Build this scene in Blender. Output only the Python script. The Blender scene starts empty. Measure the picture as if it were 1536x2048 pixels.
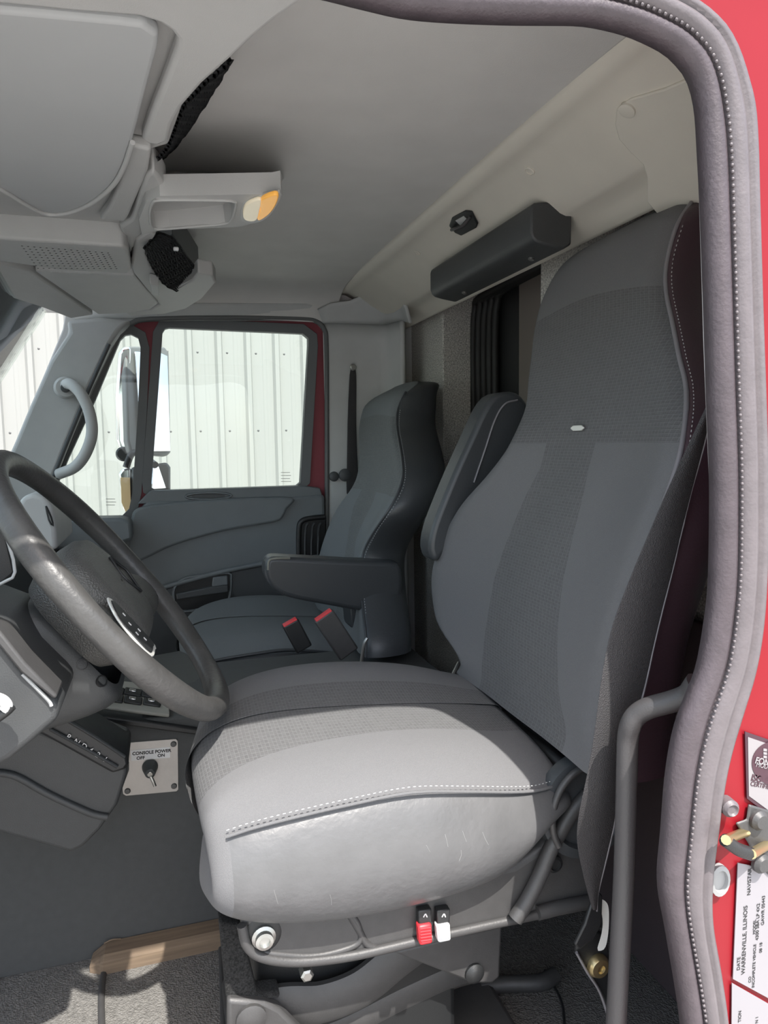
import bpy, math, random
from mathutils import Vector, Matrix
random.seed(7)
V = Vector
C = bpy.context.scene.collection
# ---------------------------------------------------------------- camera
FPX, CX, CY = 1420.0, 768.0, 1024.0
def _cam():
    dy = V(((325-CX)/FPX, -(891-CY)/FPX, -1)).normalized()
    h = V((1, .015, 0))
    dz = dy.cross(h).normalized()
    if dz.y < 0: dz = -dz
    dx = dy.cross(dz)
    return Matrix((dx, dy, dz))          # rows = world axes seen in camera space
WM = _cam()                               # world axes in camera coordinates
cam = bpy.data.cameras.new('camera'); cam_o = bpy.data.objects.new('camera', cam); C.objects.link(cam_o)
cam.sensor_fit = 'VERTICAL'; cam.sensor_height = 36.0; cam.lens = FPX/2048*36
cam.clip_start = .02; cam.clip_end = 200
cam_o.matrix_world = WM.to_4x4()
bpy.context.scene.camera = cam_o
def ray(px, py): return WM @ V(((px-CX)/FPX, -(py-CY)/FPX, -1))
def uy(px, py, Y): r = ray(px, py); return r*(Y/r.y)
def ux(px, py, X): r = ray(px, py); return r*(X/r.x)
def uz(px, py, Z): r = ray(px, py); return r*(Z/r.z)
def upl(px, py, P, n): r = ray(px, py); return r*(P.dot(n)/r.dot(n))
def A(pts, Y): return [uy(x, y, Y) for x, y in pts]
def Az(pts, Z): return [uz(x, y, Z) for x, y in pts]
# ---------------------------------------------------------------- light
SUN_DIR = V((-.18, 1, -1.62)).normalized()
sun = bpy.data.lights.new('sun', 'SUN'); sun.energy = 6.0; sun.angle = math.radians(.6); sun.color = (1, .965, .91)
sun_o = bpy.data.objects.new('sun', sun); C.objects.link(sun_o)
sun_o.rotation_euler = SUN_DIR.to_track_quat('-Z', 'Y').to_euler()
sun_o.location = (0, -3, 5)
w = bpy.data.worlds.new('sky'); bpy.context.scene.world = w; w.use_nodes = True
nt = w.node_tree; nt.nodes.clear()
sky = nt.nodes.new('ShaderNodeTexSky'); sky.sky_type = 'NISHITA'; sky.sun_disc = False
sky.sun_elevation = math.radians(58); sky.sun_rotation = math.radians(180); sky.dust_density = 2.5; sky.air_density = 1.2
tc = nt.nodes.new('ShaderNodeTexCoord'); nz = nt.nodes.new('ShaderNodeTexNoise'); nz.inputs['Scale'].default_value = 3.2; nz.inputs['Detail'].default_value = 6
cr = nt.nodes.new('ShaderNodeValToRGB'); cr.color_ramp.elements[0].position = .42; cr.color_ramp.elements[1].position = .6
mx = nt.nodes.new('ShaderNodeMix'); mx.data_type = 'RGBA'
bg = nt.nodes.new('ShaderNodeBackground'); bg.inputs['Strength'].default_value = .33
out = nt.nodes.new('ShaderNodeOutputWorld')
L = nt.links.new
L(tc.outputs['Generated'], nz.inputs['Vector']); L(nz.outputs['Fac'], cr.inputs['Fac']); L(cr.outputs['Color'], mx.inputs['Factor'])
L(sky.outputs['Color'], mx.inputs[6]); mx.inputs[7].default_value = (4.6, 4.8, 5.0, 1)
L(mx.outputs[2], bg.inputs['Color']); L(bg.outputs['Background'], out.inputs['Surface'])
sc = bpy.context.scene
sc.view_settings.view_transform = 'Standard'; sc.view_settings.look = 'None'
sc.view_settings.gamma = 1; sc.view_settings.use_curve_mapping = False
sc.view_settings.exposure = 0.52
sc.cycles.max_bounces = 10; sc.cycles.diffuse_bounces = 7; sc.cycles.transparent_max_bounces = 12
sc.cycles.sample_clamp_indirect = 6
# ---------------------------------------------------------------- materials
def s2l(c):
    return tuple((x/255/12.92 if x/255 <= .04045 else ((x/255+.055)/1.055)**2.4) for x in c)
_m = {}
def mat(name, col, rough=.6, metal=0, bump=None, var=0, vscale=60, spec=.5, coat=0):
    """col in linear rgb; bump=(kind, scale, strength)"""
    if name in _m: return _m[name]
    m = bpy.data.materials.new(name); m.use_nodes = True; n = m.node_tree.nodes; l = m.node_tree.links.new
    b = n['Principled BSDF']; b.inputs['Base Color'].default_value = (*col, 1); b.inputs['Roughness'].default_value = rough
    b.inputs['Metallic'].default_value = metal; b.inputs['Specular IOR Level'].default_value = spec
    b.inputs['Coat Weight'].default_value = coat
    tcn = n.new('ShaderNodeTexCoord')
    if var:
        z = n.new('ShaderNodeTexNoise'); z.inputs['Scale'].default_value = vscale; z.inputs['Detail'].default_value = 3
        l(tcn.outputs['Object'], z.inputs['Vector'])
        r = n.new('ShaderNodeMapRange'); r.inputs['From Min'].default_value = .3; r.inputs['From Max'].default_value = .7
        r.inputs['To Min'].default_value = 1-var; r.inputs['To Max'].default_value = 1+var
        l(z.outputs['Fac'], r.inputs['Value'])
        mm = n.new('ShaderNodeVectorMath'); mm.operation = 'SCALE'; mm.inputs[0].default_value = col
        l(r.outputs['Result'], mm.inputs['Scale']); l(mm.outputs[0], b.inputs['Base Color'])
    if bump:
        k, s, st = bump
        if k == 'noise': t = n.new('ShaderNodeTexNoise'); t.inputs['Detail'].default_value = 4; o_ = 'Fac'
        elif k == 'voronoi': t = n.new('ShaderNodeTexVoronoi'); o_ = 'Distance'
        t.inputs['Scale'].default_value = s; l(tcn.outputs['Object'], t.inputs['Vector'])
        bp = n.new('ShaderNodeBump'); bp.inputs['Strength'].default_value = st; bp.inputs['Distance'].default_value = .002
        l(t.outputs[o_], bp.inputs['Height']); l(bp.outputs['Normal'], b.inputs['Normal'])
    _m[name] = m; return m
def g(v, tint=(1, 1, 1)):
    l = s2l((v, v, v))[0]; return tuple(l*t for t in tint)
M_head = mat('headliner_fabric', g(202, (1.0, .985, .95)), .95, bump=('noise', 500, .15), var=.04, vscale=9)
M_trim = mat('grey_trim_plastic', g(184, (.98, 1, .99)), .6, bump=('noise', 700, .12), var=.03, vscale=20)
M_over = mat('overhead_plastic', g(178, (1, .995, .97)), .6, bump=('noise', 700, .12), var=.02, vscale=20)
M_beige = mat('rear_trim_plastic', g(204, (1.05, 1, .88)), .65, bump=('noise', 700, .1), var=.02, vscale=12)
M_carpet = mat('grey_carpet', g(186, (1.02, 1, .93)), 1, bump=('noise', 500, 1.2), var=.5, vscale=260)
M_door = mat('door_plastic', g(116, (.90, 1, 1.06)), .5, bump=('noise', 700, .15), var=.04, vscale=15)
M_doord = mat('door_plastic_dark', g(74, (.92, 1, 1.06)), .5, bump=('noise', 700, .15))
M_dash = mat('dark_plastic', g(62, (.95, 1, 1.03)), .48, bump=('noise', 600, .25), var=.04)
M_black = mat('black_plastic', g(36, (.95, 1, 1.05)), .42, bump=('noise', 600, .15))
M_rubber = mat('black_rubber', g(38), .6)
M_fab = mat('plain_seat_fabric', g(104, (1.0, 1.0, 1.03)), .95, bump=('noise', 1500, .5), var=.09, vscale=900)
M_fabd = mat('plain_seat_fabric_passenger', g(112, (.93, 1, 1.03)), .95, bump=('noise', 1500, .4), var=.06, vscale=700)
M_leather = mat('grey_vinyl', g(90, (1, 1, 1.02)), .4, bump=('noise', 110, .35), var=.07, vscale=25)
M_flare_vinyl = mat('flare_tinted_dark_vinyl', (.050, .028, .036), .42, bump=('noise', 300, .15))  # dark seat-side vinyl with the red lens-flare glow put into its colour
M_slate = mat('dark_slate_vinyl', g(63, (.92, 1, 1.08)), .4, bump=('noise', 200, .15))
M_thread = mat('light_thread', g(175), .8)
M_piping = mat('piping_vinyl', g(120, (1.02, .97, 1.03)), .4)
M_seal = mat('worn_flare_tinted_seal', g(66, (1.14, .9, 1.02)), .5, bump=('noise', 260, .35), var=.12, vscale=60)  # worn rubber; the mauve tint is lens flare put into the colour
M_seal2 = mat('door_seal_edge', g(92, (1.08, .94, .99)), .45, bump=('noise', 260, .25), var=.08, vscale=60)  # same seal, weaker flare tint in its colour
M_red = mat('red_paint', (.215, .008, .014), .45, spec=.25, coat=0, var=.05, vscale=6)
M_steel = mat('brushed_plate', g(176, (1.05, 1, .95)), .42, .55, bump=('noise', 300, .1), var=.05, vscale=30)
M_metal = mat('grey_painted_metal', g(72, (1.02, 1, 1)), .5, .25, bump=('noise', 400, .15), var=.06)
M_chrome = mat('chrome', g(225), .08, 1)
M_bolt = mat('zinc_bolt', g(180, (1, 1, .95)), .35, .9)
M_gold = mat('yellow_zinc', (.62, .50, .27), .3, .9)
M_white = mat('white_plastic', g(215), .5)
M_redp = mat('red_plastic', (.62, .03, .04), .45)
M_rpress = mat('buckle_red', (.7, .05, .06), .45)
M_wood = None
M_tag = mat('silver_tag', g(215, (1, 1, .95)), .4, .4)
M_belt = mat('belt_webbing', g(52, (1.03, .97, 1.02)), .62, bump=('voronoi', 900, .5), var=.08, vscale=500)
M_handle = mat('textured_black_paint', g(66, (1.04, .98, 1)), .45, bump=('noise', 500, .2))
M_wheel = mat('worn_wheel_leather', g(66, (1.02, 1, .97)), .42, bump=('noise', 160, .35), var=.16, vscale=22)
M_hub = mat('wheel_hub_vinyl', g(78, (1, 1, .95)), .5, bump=('voronoi', 420, .6), var=.1, vscale=40)
M_tan = mat('sleeper_blind', g(110, (1.15, 1, .88)), .8)
M_mat = mat('floor_mat', g(104, (1.04, 1, .93)), .8, bump=('voronoi', 300, 1.0), var=.25, vscale=150)
M_console = mat('console_carpeted_vinyl', g(76, (.97, 1, 1)), .8, bump=('noise', 700, .3), var=.05)
M_bwall = mat('white_sheet_metal', g(140, (.99, 1, .95)), .45, var=.02, vscale=1.5)
M_ground = mat('pale_gravel', g(172, (1.03, 1, .95)), 1, bump=('noise', 30, .5), var=.15, vscale=20)
M_screw = mat('screw_head', g(90), .5, .5)
M_yel = mat('mirror_amber_reflector', (.75, .55, .3), .4)
M_letter = mat('white_print', g(205), .6)
M_black_print = mat('black_print', g(28), .6)
M_decal = mat('silver_decal', g(132, (1.04, .97, 1)), .4)
M_decald = mat('dark_decal', (.05, .018, .028), .5)
M_sticker = mat('pale_sticker', g(134, (1.02, .97, 1.03)), .5)
def glass_mat(name, tint=(.93, .97, .95)):
    m = bpy.data.materials.new(name); m.use_nodes = True; n = m.node_tree.nodes; n.clear(); l = m.node_tree.links.new
    o = n.new('ShaderNodeOutputMaterial'); t = n.new('ShaderNodeBsdfTransparent'); t.inputs['Color'].default_value = (*tint, 1)
    gl = n.new('ShaderNodeBsdfGlossy'); gl.inputs['Roughness'].default_value = .02
    x = n.new('ShaderNodeMixShader'); f = n.new('ShaderNodeFresnel'); f.inputs['IOR'].default_value = 1.35
    l(f.outputs[0], x.inputs[0]); l(t.outputs[0], x.inputs[1]); l(gl.outputs[0], x.inputs[2]); l(x.outputs[0], o.inputs['Surface'])
    return m
M_glass = glass_mat('window_glass')
M_mirror = mat('mirror_glass', g(225), .03, 1)
def fabric_pattern(name, col, line, sx=.0105, sy=.0052):
    m = bpy.data.materials.new(name); m.use_nodes = True; n = m.node_tree.nodes; l = m.node_tree.links.new
    b = n['Principled BSDF']; b.inputs['Roughness'].default_value = .95
    uv = n.new('ShaderNodeUVMap'); br = n.new('ShaderNodeTexBrick'); br.offset = .5
    br.inputs['Scale'].default_value = 1; br.inputs['Brick Width'].default_value = sx; br.inputs['Row Height'].default_value = sy
    br.inputs['Mortar Size'].default_value = .0010; br.inputs['Mortar Smooth'].default_value = .6
    c2 = tuple(c*1.15 for c in col)
    br.inputs['Color1'].default_value = (*col, 1); br.inputs['Color2'].default_value = (*c2, 1); br.inputs['Mortar'].default_value = (*line, 1)
    # column lines
    sp = n.new('ShaderNodeSeparateXYZ'); ml = n.new('ShaderNodeMath'); ml.operation = 'MULTIPLY'; ml.inputs[1].default_value = 1/sx
    fr = n.new('ShaderNodeMath'); fr.operation = 'FRACT'; gt = n.new('ShaderNodeMath'); gt.operation = 'LESS_THAN'; gt.inputs[1].default_value = .16
    mxx = n.new('ShaderNodeMix'); mxx.data_type = 'RGBA'; mxx.inputs[7].default_value = (*tuple(c*1.5 for c in line), 1)
    hf = n.new('ShaderNodeMath'); hf.operation = 'MULTIPLY'; hf.inputs[1].default_value = .28
    l(uv.outputs[0], br.inputs['Vector']); l(uv.outputs[0], sp.inputs[0]); l(sp.outputs[0], ml.inputs[0]); l(ml.outputs[0], fr.inputs[0])
    l(fr.outputs[0], gt.inputs[0]); l(gt.outputs[0], hf.inputs[0]); l(hf.outputs[0], mxx.inputs[0]); l(br.outputs['Color'], mxx.inputs[6]); l(mxx.outputs[2], b.inputs['Base Color'])
    z = n.new('ShaderNodeTexNoise'); z.inputs['Scale'].default_value = 1200
    tcn = n.new('ShaderNodeTexCoord'); l(tcn.outputs['Object'], z.inputs['Vector'])
    ad = n.new('ShaderNodeMath'); ad.operation = 'MULTIPLY_ADD'; ad.inputs[1].default_value = .5
    l(br.outputs['Fac'], ad.inputs[0]); l(z.outputs['Fac'], ad.inputs[2])
    bp = n.new('ShaderNodeBump'); bp.inputs['Strength'].default_value = .6; bp.inputs['Distance'].default_value = .0012
    l(ad.outputs[0], bp.inputs['Height']); l(bp.outputs['Normal'], b.inputs['Normal'])
    return m
M_pat = fabric_pattern('patterned_seat_fabric', g(86, (1, 1, 1.02)), g(98, (1, 1, 1.02)))
M_patp = fabric_pattern('patterned_seat_fabric_passenger', g(98, (.95, 1, 1)), g(106, (.95, 1, 1)))
# wood
def wood_mat():
    m = bpy.data.materials.new('rough_pine'); m.use_nodes = True; n = m.node_tree.nodes; l = m.node_tree.links.new; b = n['Principled BSDF']
    b.inputs['Roughness'].default_value = .85
    tcn = n.new('ShaderNodeTexCoord'); mp = n.new('ShaderNodeMapping'); mp.inputs['Scale'].default_value = (3, 60, 60)
    z = n.new('ShaderNodeTexNoise'); z.inputs['Scale'].default_value = 2.5; z.inputs['Detail'].default_value = 5
    r = n.new('ShaderNodeValToRGB'); r.color_ramp.elements[0].color = (.09, .065, .045, 1); r.color_ramp.elements[1].color = (.27, .195, .13, 1)
    l(tcn.outputs['Object'], mp.inputs[0]); l(mp.outputs[0], z.inputs['Vector']); l(z.outputs['Fac'], r.inputs[0]); l(r.outputs[0], b.inputs['Base Color'])
    return m
M_wood = wood_mat()
def emis(name, col, st, base):
    m = mat(name, base, .25); b = m.node_tree.nodes['Principled BSDF']
    b.inputs['Emission Color'].default_value = (*col, 1); b.inputs['Emission Strength'].default_value = st; return m
M_amber = emis('amber_lens', (1, .45, .06), .22, (.80, .42, .10))
M_clear = emis('clear_lens', (1, .85, .6), .12, (.80, .72, .55))
# ---------------------------------------------------------------- mesh helpers
def rel(vs, parent):
    if parent is None: return [tuple(v) for v in vs]
    p = parent.matrix_world.translation if False else V(parent['_w'])
    return [tuple(V(v)-p) for v in vs]
def obj(name, vs, fs, m, parent=None, smooth=False, mods=(), uvs=None, midx=None, angle=None):
    """parts keep vertices relative to their parent; a top-level mesh gets its origin at its base"""
    vs = [V(v) for v in vs]
    if parent is None:
        mn = [min(v[i] for v in vs) for i in range(3)]; mxx = [max(v[i] for v in vs) for i in range(3)]
        wp = V(((mn[0]+mxx[0])/2, (mn[1]+mxx[1])/2, mn[2]))
    else: wp = V(parent['_w'])
    me = bpy.data.meshes.new(name); me.from_pydata([tuple(v-wp) for v in vs], [], fs)
    ms = m if isinstance(m, (list, tuple)) else [m]
    for q in ms: me.materials.append(q)
    if midx: me.polygons.foreach_set('material_index', midx)
    if uvs:
        lay = me.uv_layers.new(name='UVMap')
        for lp in me.loops: lay.data[lp.index].uv = uvs[lp.vertex_index]
    if smooth: me.polygons.foreach_set('use_smooth', [True]*len(me.polygons))
    me.validate(); me.update()
    o = bpy.data.objects.new(name, me); C.objects.link(o); o['_w'] = tuple(wp)
    if parent is None: o.location = wp
    else: o.parent = parent
    for md in mods:
        kind, kw = md; q = o.modifiers.new(kind.lower(), kind)
        for k, v in kw.items(): setattr(q, k, v)
    if angle:
        try: me.set_sharp_from_angle(angle=math.radians(angle))
        except Exception: pass
    return o
def thing(name, label, cat, loc, group=None):
    o = bpy.data.objects.new(name, None); C.objects.link(o); o.location = loc; o['_w'] = tuple(loc)
    o.empty_display_size = .05
    o['label'] = label; o['category'] = cat
    if group: o['group'] = group
    return o
def tag(o, label, cat, group=None):
    o['label'] = label; o['category'] = cat
    if group: o['group'] = group
    return o
def struct(o, label=None, cat=None):
    o['kind'] = 'structure'
    if label: o['label'] = label
    if cat: o['category'] = cat
    return o
BEV = lambda w_, s=2: ('BEVEL', dict(width=w_, segments=s, limit_method='ANGLE', angle_limit=math.radians(35), harden_normals=False))
SUB = lambda n=1: ('SUBSURF', dict(levels=n, render_levels=n))
SOL = lambda t, off=-1: ('SOLIDIFY', dict(thickness=t, offset=off))
def smoothpath(pts, n=6, closed=False):
    P = [V(p) for p in pts]; N = len(P); res = []
    rng = range(N) if closed else range(N-1)
    for i in rng:
        p0 = P[i-1] if (closed or i > 0) else P[0]*2-P[1]
        p1 = P[i]; p2 = P[(i+1) % N]
        p3 = P[(i+2) % N] if (closed or i+2 < N) else P[-1]*2-P[-2]
        for k in range(n):
            t = k/n
            res.append(.5*((2*p1)+(p2-p0)*t+(2*p0-5*p1+4*p2-p3)*t*t+(3*p1-p0-3*p2+p3)*t**3))
    if not closed: res.append(P[-1])
    return res
def resample(P, n, closed=False):
    P = [V(p) for p in P]
    if closed: P = P+[P[0]]
    d = [0]
    for a, b in zip(P, P[1:]): d.append(d[-1]+(b-a).length)
    res = []; j = 0
    for i in range(n):
        t = d[-1]*i/(n if closed else n-1)
        while j < len(d)-2 and d[j+1] < t: j += 1
        f = (t-d[j])/max(d[j+1]-d[j], 1e-9); res.append(P[j].lerp(P[j+1], min(max(f, 0), 1)))
    return res
def prism(name, poly, off, m, parent=None, bev=.003, seg=2, smooth=True, mods=()):
    """polygon extruded by vector off, bevelled"""
    poly = [V(p) for p in poly]; off = V(off); n = len(poly)
    # orientation
    nrm = V((0, 0, 0))
    for i in range(n): nrm += poly[i].cross(poly[(i+1) % n])
    if nrm.dot(off) > 0: poly = poly[::-1]
    vs = poly+[p+off for p in poly]
    fs = [list(range(n)), list(range(2*n-1, n-1, -1))]+[[(i+1) % n, i, n+i, n+(i+1) % n] for i in range(n)]
    mm = ([BEV(bev, seg)] if bev else [])+list(mods)
    return obj(name, vs, fs, m, parent, smooth, mm, angle=40 if smooth else None)
def ring(name, outer, inner, off, m, parent=None, bev=.0, back=True):
    """plate with a hole: outer and inner loops of equal count, extruded by off"""
    n = len(outer); off = V(off)
    vs = [V(p) for p in outer]+[V(p) for p in inner]; vs += [v+off for v in vs]
    fs = []
    for i in range(n):
        j = (i+1) % n
        fs += [[i, j, n+j, n+i], [2*n+j, 2*n+i, 3*n+i, 3*n+j], [j, i, 2*n+i, 2*n+j], [n+i, n+j, 3*n+j, 3*n+i]]
    return obj(name, vs, fs, m, parent, True, [BEV(bev)] if bev else [], angle=40)
def radial_match(outer, inner_pts, n, plane='xz'):
    """sample both loops by angle about the inner centroid so that they pair up"""
    ip = [V(p) for p in inner_pts]; c = sum(ip, V((0, 0, 0)))/len(ip)
    ax = (0, 2) if plane == 'xz' else (0, 1) if plane == 'xy' else (1, 2)
    def hit(loop, a):
        d = (math.cos(a), math.sin(a)); best = None
        for i in range(len(loop)):
            p, q = V(loop[i])-c, V(loop[(i+1) % len(loop)])-c
            ex, ey = q[ax[0]]-p[ax[0]], q[ax[1]]-p[ax[1]]
            den = d[0]*ey-d[1]*ex
            if abs(den) < 1e-12: continue
            t = (p[ax[0]]*ey-p[ax[1]]*ex)/den; s = (p[ax[0]]*d[1]-p[ax[1]]*d[0])/den
            if t > 0 and -1e-6 <= s <= 1+1e-6:
                pt = V(loop[i]).lerp(V(loop[(i+1) % len(loop)]), s)
                if best is None or t > best[0]: best = (t, pt)
        return best[1]
    angs = set(2*math.pi*k/n-math.pi for k in range(n))
    for p in list(outer)+ip:
        p = V(p); angs.add(math.atan2(p[ax[1]]-c[ax[1]], p[ax[0]]-c[ax[0]]))
    angs = sorted(angs); out_ = []
    for a in angs:
        if not out_ or a-out_[-1] > 1e-4: out_.append(a)
    return [hit(outer, a) for a in out_], [hit(ip, a) for a in out_]
def grid(name, P, m, parent=None, mods=(), midx=None, smooth=True, uv=True, closed=False):
    R, K = len(P), len(P[0]); vs = [V(p) for r in P for p in r]; fs = []; mi = []
    for i in range(R-1):
        for j in range(K if closed else K-1):
            j2 = (j+1) % K
            fs.append([i*K+j, i*K+j2, (i+1)*K+j2, (i+1)*K+j])
            mi.append(midx(i, j) if midx else 0)
    uvs = None
    if uv:
        uvs = []; mid = K//2
        vacc = [0]
        for i in range(1, R): vacc.append(vacc[-1]+(V(P[i][mid])-V(P[i-1][mid])).length)
        for i in range(R):
            u = 0; row = [0]
            for j in range(1, K): u += (V(P[i][j])-V(P[i][j-1])).length; row.append(u)
            c0 = row[mid]
            for j in range(K): uvs.append((row[j]-c0+1, vacc[i]))
    return obj(name, vs, fs, m, parent, smooth, mods, uvs, mi if midx else None)
def tube(name, pts, r, m, parent=None, seg=12, n=6, closed=False, smoothp=True, caps=True, squash=None, mods=()):
    P = smoothpath(pts, n, closed) if smoothp else [V(p) for p in pts]
    N = len(P); vs = []; fs = []; up = None
    for i in range(N):
        a = P[i-1] if (closed or i > 0) else P[i]; b = P[(i+1) % N] if (closed or i < N-1) else P[i]
        t = (b-a).normalized()
        if up is None: up = V((0, 0, 1)) if abs(t.z) < .9 else V((0, 1, 0))
        s = t.cross(up).normalized(); up = s.cross(t).normalized()
        f = i/(N-1); rr = r(f) if callable(r) else r
        ra, rb = (rr, rr) if not squash else (rr*squash[0], rr*squash[1])
        for k in range(seg):
            q = 2*math.pi*k/seg; vs.append(P[i]+s*math.cos(q)*ra+up*math.sin(q)*rb)
    for i in range(N if closed else N-1):
        i2 = (i+1) % N
        for k in range(seg): fs.append([i*seg+k, i*seg+(k+1) % seg, i2*seg+(k+1) % seg, i2*seg+k])
    if caps and not closed: fs += [list(range(seg))[::-1], [(N-1)*seg+k for k in range(seg)]]
    return obj(name, vs, [f[::-1] for f in fs], m, parent, True, mods, angle=60)
def lathe(name, c, axis, prof, m, parent=None, seg=24, sq=(1, 1), upv=None):
    """prof = [(radius, height along axis)...]"""
    a = V(axis).normalized(); up = V(upv) if upv else (V((0, 0, 1)) if abs(a.z) < .9 else V((1, 0, 0)))
    s = a.cross(up).normalized(); t = s.cross(a).normalized(); vs = []; fs = []
    for r, h in prof:
        for k in range(seg):
            q = 2*math.pi*k/seg; vs.append(V(c)+a*h+s*math.cos(q)*r*sq[0]+t*math.sin(q)*r*sq[1])
    n = len(prof)
    for i in range(n-1):
        for k in range(seg): fs.append([i*seg+k, (i+1)*seg+k, (i+1)*seg+(k+1) % seg, i*seg+(k+1) % seg])
    fs += [list(range(seg)), [(n-1)*seg+k for k in range(seg)][::-1]]
    return obj(name, vs, [f[::-1] for f in fs], m, parent, True, angle=35)
def box(name, c, size, m, parent=None, rot=None, bev=.003, seg=2):
    c = V(c); x, y, z = [s/2 for s in size]; R = rot if rot else Matrix.Identity(3)
    vs = [c+R@V((sx*x, sy*y, sz*z)) for sx in (-1, 1) for sy in (-1, 1) for sz in (-1, 1)]
    fs = [[0, 1, 3, 2], [4, 6, 7, 5], [0, 4, 5, 1], [2, 3, 7, 6], [0, 2, 6, 4], [1, 5, 7, 3]]
    return obj(name, vs, fs, m, parent, True, [BEV(bev, seg)] if bev else [], angle=40)
def stitches(name, path, m, parent=None, length=.004, gap=.003, r=.0006, out=V((0, 0, 0))):
    P = [V(p) for p in path]; d = sum((b-a).length for a, b in zip(P, P[1:])); n = max(2, int(d/(length+gap)))
    Q = resample(P, n*2+1); vs = []; fs = []
    for i in range(n):
        a, b = Q[2*i]+out, Q[2*i+1]+out; t = (b-a).normalized()
        up = V((0, 0, 1)) if abs(t.z) < .9 else V((0, 1, 0)); s = t.cross(up).normalized(); u = s.cross(t); k0 = len(vs)
        for p, q in ((a, .4), (a.lerp(b, .2), 1), (a.lerp(b, .8), 1), (b, .4)):
            for k in range(5): an = 2*math.pi*k/5; vs.append(p+(s*math.cos(an)+u*math.sin(an))*r*q)
        for i2 in range(3):
            for k in range(5): fs.append([k0+i2*5+(k+1) % 5, k0+i2*5+k, k0+i2*5+5+k, k0+i2*5+5+(k+1) % 5])
    return obj(name, vs, fs, m, parent, True)
def text(name, s, origin, xdir, ydir, h, m, parent=None, depth=.0004, align='LEFT', bold=0):
    cu = bpy.data.curves.new('txt', 'FONT'); cu.body = s; cu.size = h; cu.extrude = depth; cu.align_x = align; cu.offset = bold
    o = bpy.data.objects.new('txt', cu); C.objects.link(o)
    bpy.context.view_layer.update()
    me = o.evaluated_get(bpy.context.evaluated_depsgraph_get()).to_mesh()
    x = V(xdir).normalized(); z = x.cross(V(ydir)).normalized(); y = z.cross(x)
    vs = [V(origin)+x*v.co.x+y*v.co.y+z*v.co.z for v in me.vertices]; fs = [list(p.vertices) for p in me.polygons]
    bpy.data.objects.remove(o); return obj(name, vs, fs, m, parent)
# ================================================================ OUTSIDE
gp = [(-14, -9, -2.05), (14, -9, -2.05), (14, 16, -2.05), (-14, 16, -2.05)]
o = prism('ground', [V(p) for p in gp], (0, 0, -.1), M_ground, None, 0, smooth=False); struct(o)
# white ribbed building wall
BY = 6.2
sp = abs(uy(443, 760, BY).x-uy(384, 760, BY).x)
x0 = uy(384, 830, BY).x
vs, fs = [], []
prof = []
k0 = -26
for k in range(k0, 30):
    xr = x0+k*sp
    prof += [(xr-.034, 0), (xr-.012, -.026), (xr+.012, -.026), (xr+.022, 0), (xr+sp*.48, 0), (xr+sp*.52, -.003), (xr+sp*.60, -.003), (xr+sp*.64, 0)]
rows = [[V((x, BY+y, z)) for x, y in prof] for z in (-2.05, 4.2)]
o = grid('wall_exterior', rows, M_bwall, None, smooth=False, uv=False, mods=[SOL(.01, 1)]); struct(o, 'white ribbed sheet-metal wall of the building beyond the passenger window', 'wall')
bw = o
for k in range(-8, 4):
    for zz in (uy(450, 706, BY).z, uy(450, 862, BY).z):
        q = V((x0+k*sp+.065, BY-.003, zz)); lathe('wall_screw', q, (0, -1, 0), [(.010, 0), (.010, .006), (.004, .009)], M_screw, bw, 8)
# ================================================================ CAB SHELL
YN, YF = .58, 2.35
# near body side: red jamb panel with opening
seal_in = [(300, -70), (600, -28), (722, 0), (813, 21), (905, 30), (1026, 35), (1110, 36), (1179, 38), (1240, 50), (1283, 64), (1336, 90), (1365, 114), (1391, 150), (1406, 209), (1412, 300), (1417, 400), (1424, 600), (1430, 800), (1434, 900), (1436, 1002), (1433, 1163), (1424, 1251), (1408, 1339), (1389, 1390), (1363, 1462), (1346, 1554), (1336, 1674), (1329, 1776), (1346, 1878), (1373, 2045), (1380, 2160)]
seal_out = [(300, -190), (600, -150), (760, -130), (900, -118), (1000, -105), (1120, -90), (1220, -70), (1310, -40), (1389, 0), (1431, 33), (1455, 62), (1475, 100), (1494, 154), (1508, 209), (1514, 286), (1517, 395), (1523, 600), (1530, 800), (1533, 900), (1534, 1000), (1534, 1105), (1527, 1237), (1511, 1339), (1487, 1421), (1464, 1497), (1448, 1571), (1434, 1674), (1424, 1759), (1424, 1844), (1441, 1946), (1455, 2048), (1462, 2160)]
SI = resample(smoothpath(A(seal_in, .56), 5), 150); SO = resample(smoothpath(A(seal_out, .56), 5), 150)
# align ends by ratio of length is enough; relief profile (fraction, bulge towards the viewer)
def seal_strip(name, f0, f1, prof, m, parent=None):
    P = []
    for i in range(150):
        row = []
        for f, d in prof:
            q = SI[i].lerp(SO[i], f0+(f1-f0)*f); row.append(q+V((0, -d, 0)))
        P.append(row)
    return grid(name, P, m, parent, mods=[SOL(.006, 1)], uv=False)
seal = thing('door_seal', 'worn grey rubber weatherstrip, tinted with a mauve lens-flare cast, running around the driver door opening', 'door seal', (SI[80].x, .56, SI[149].z))
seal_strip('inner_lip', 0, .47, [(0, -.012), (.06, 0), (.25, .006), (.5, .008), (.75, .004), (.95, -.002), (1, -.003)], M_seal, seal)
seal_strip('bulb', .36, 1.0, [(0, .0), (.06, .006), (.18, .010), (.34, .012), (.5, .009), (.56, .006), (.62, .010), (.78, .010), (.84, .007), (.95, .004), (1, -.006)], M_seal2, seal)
stitches('stitch_ridge', [SI[i].lerp(SO[i], .375)+V((0, -.007, 0)) for i in range(20, 150)], M_seal2, seal, .0035, .0025, .0017)
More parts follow.
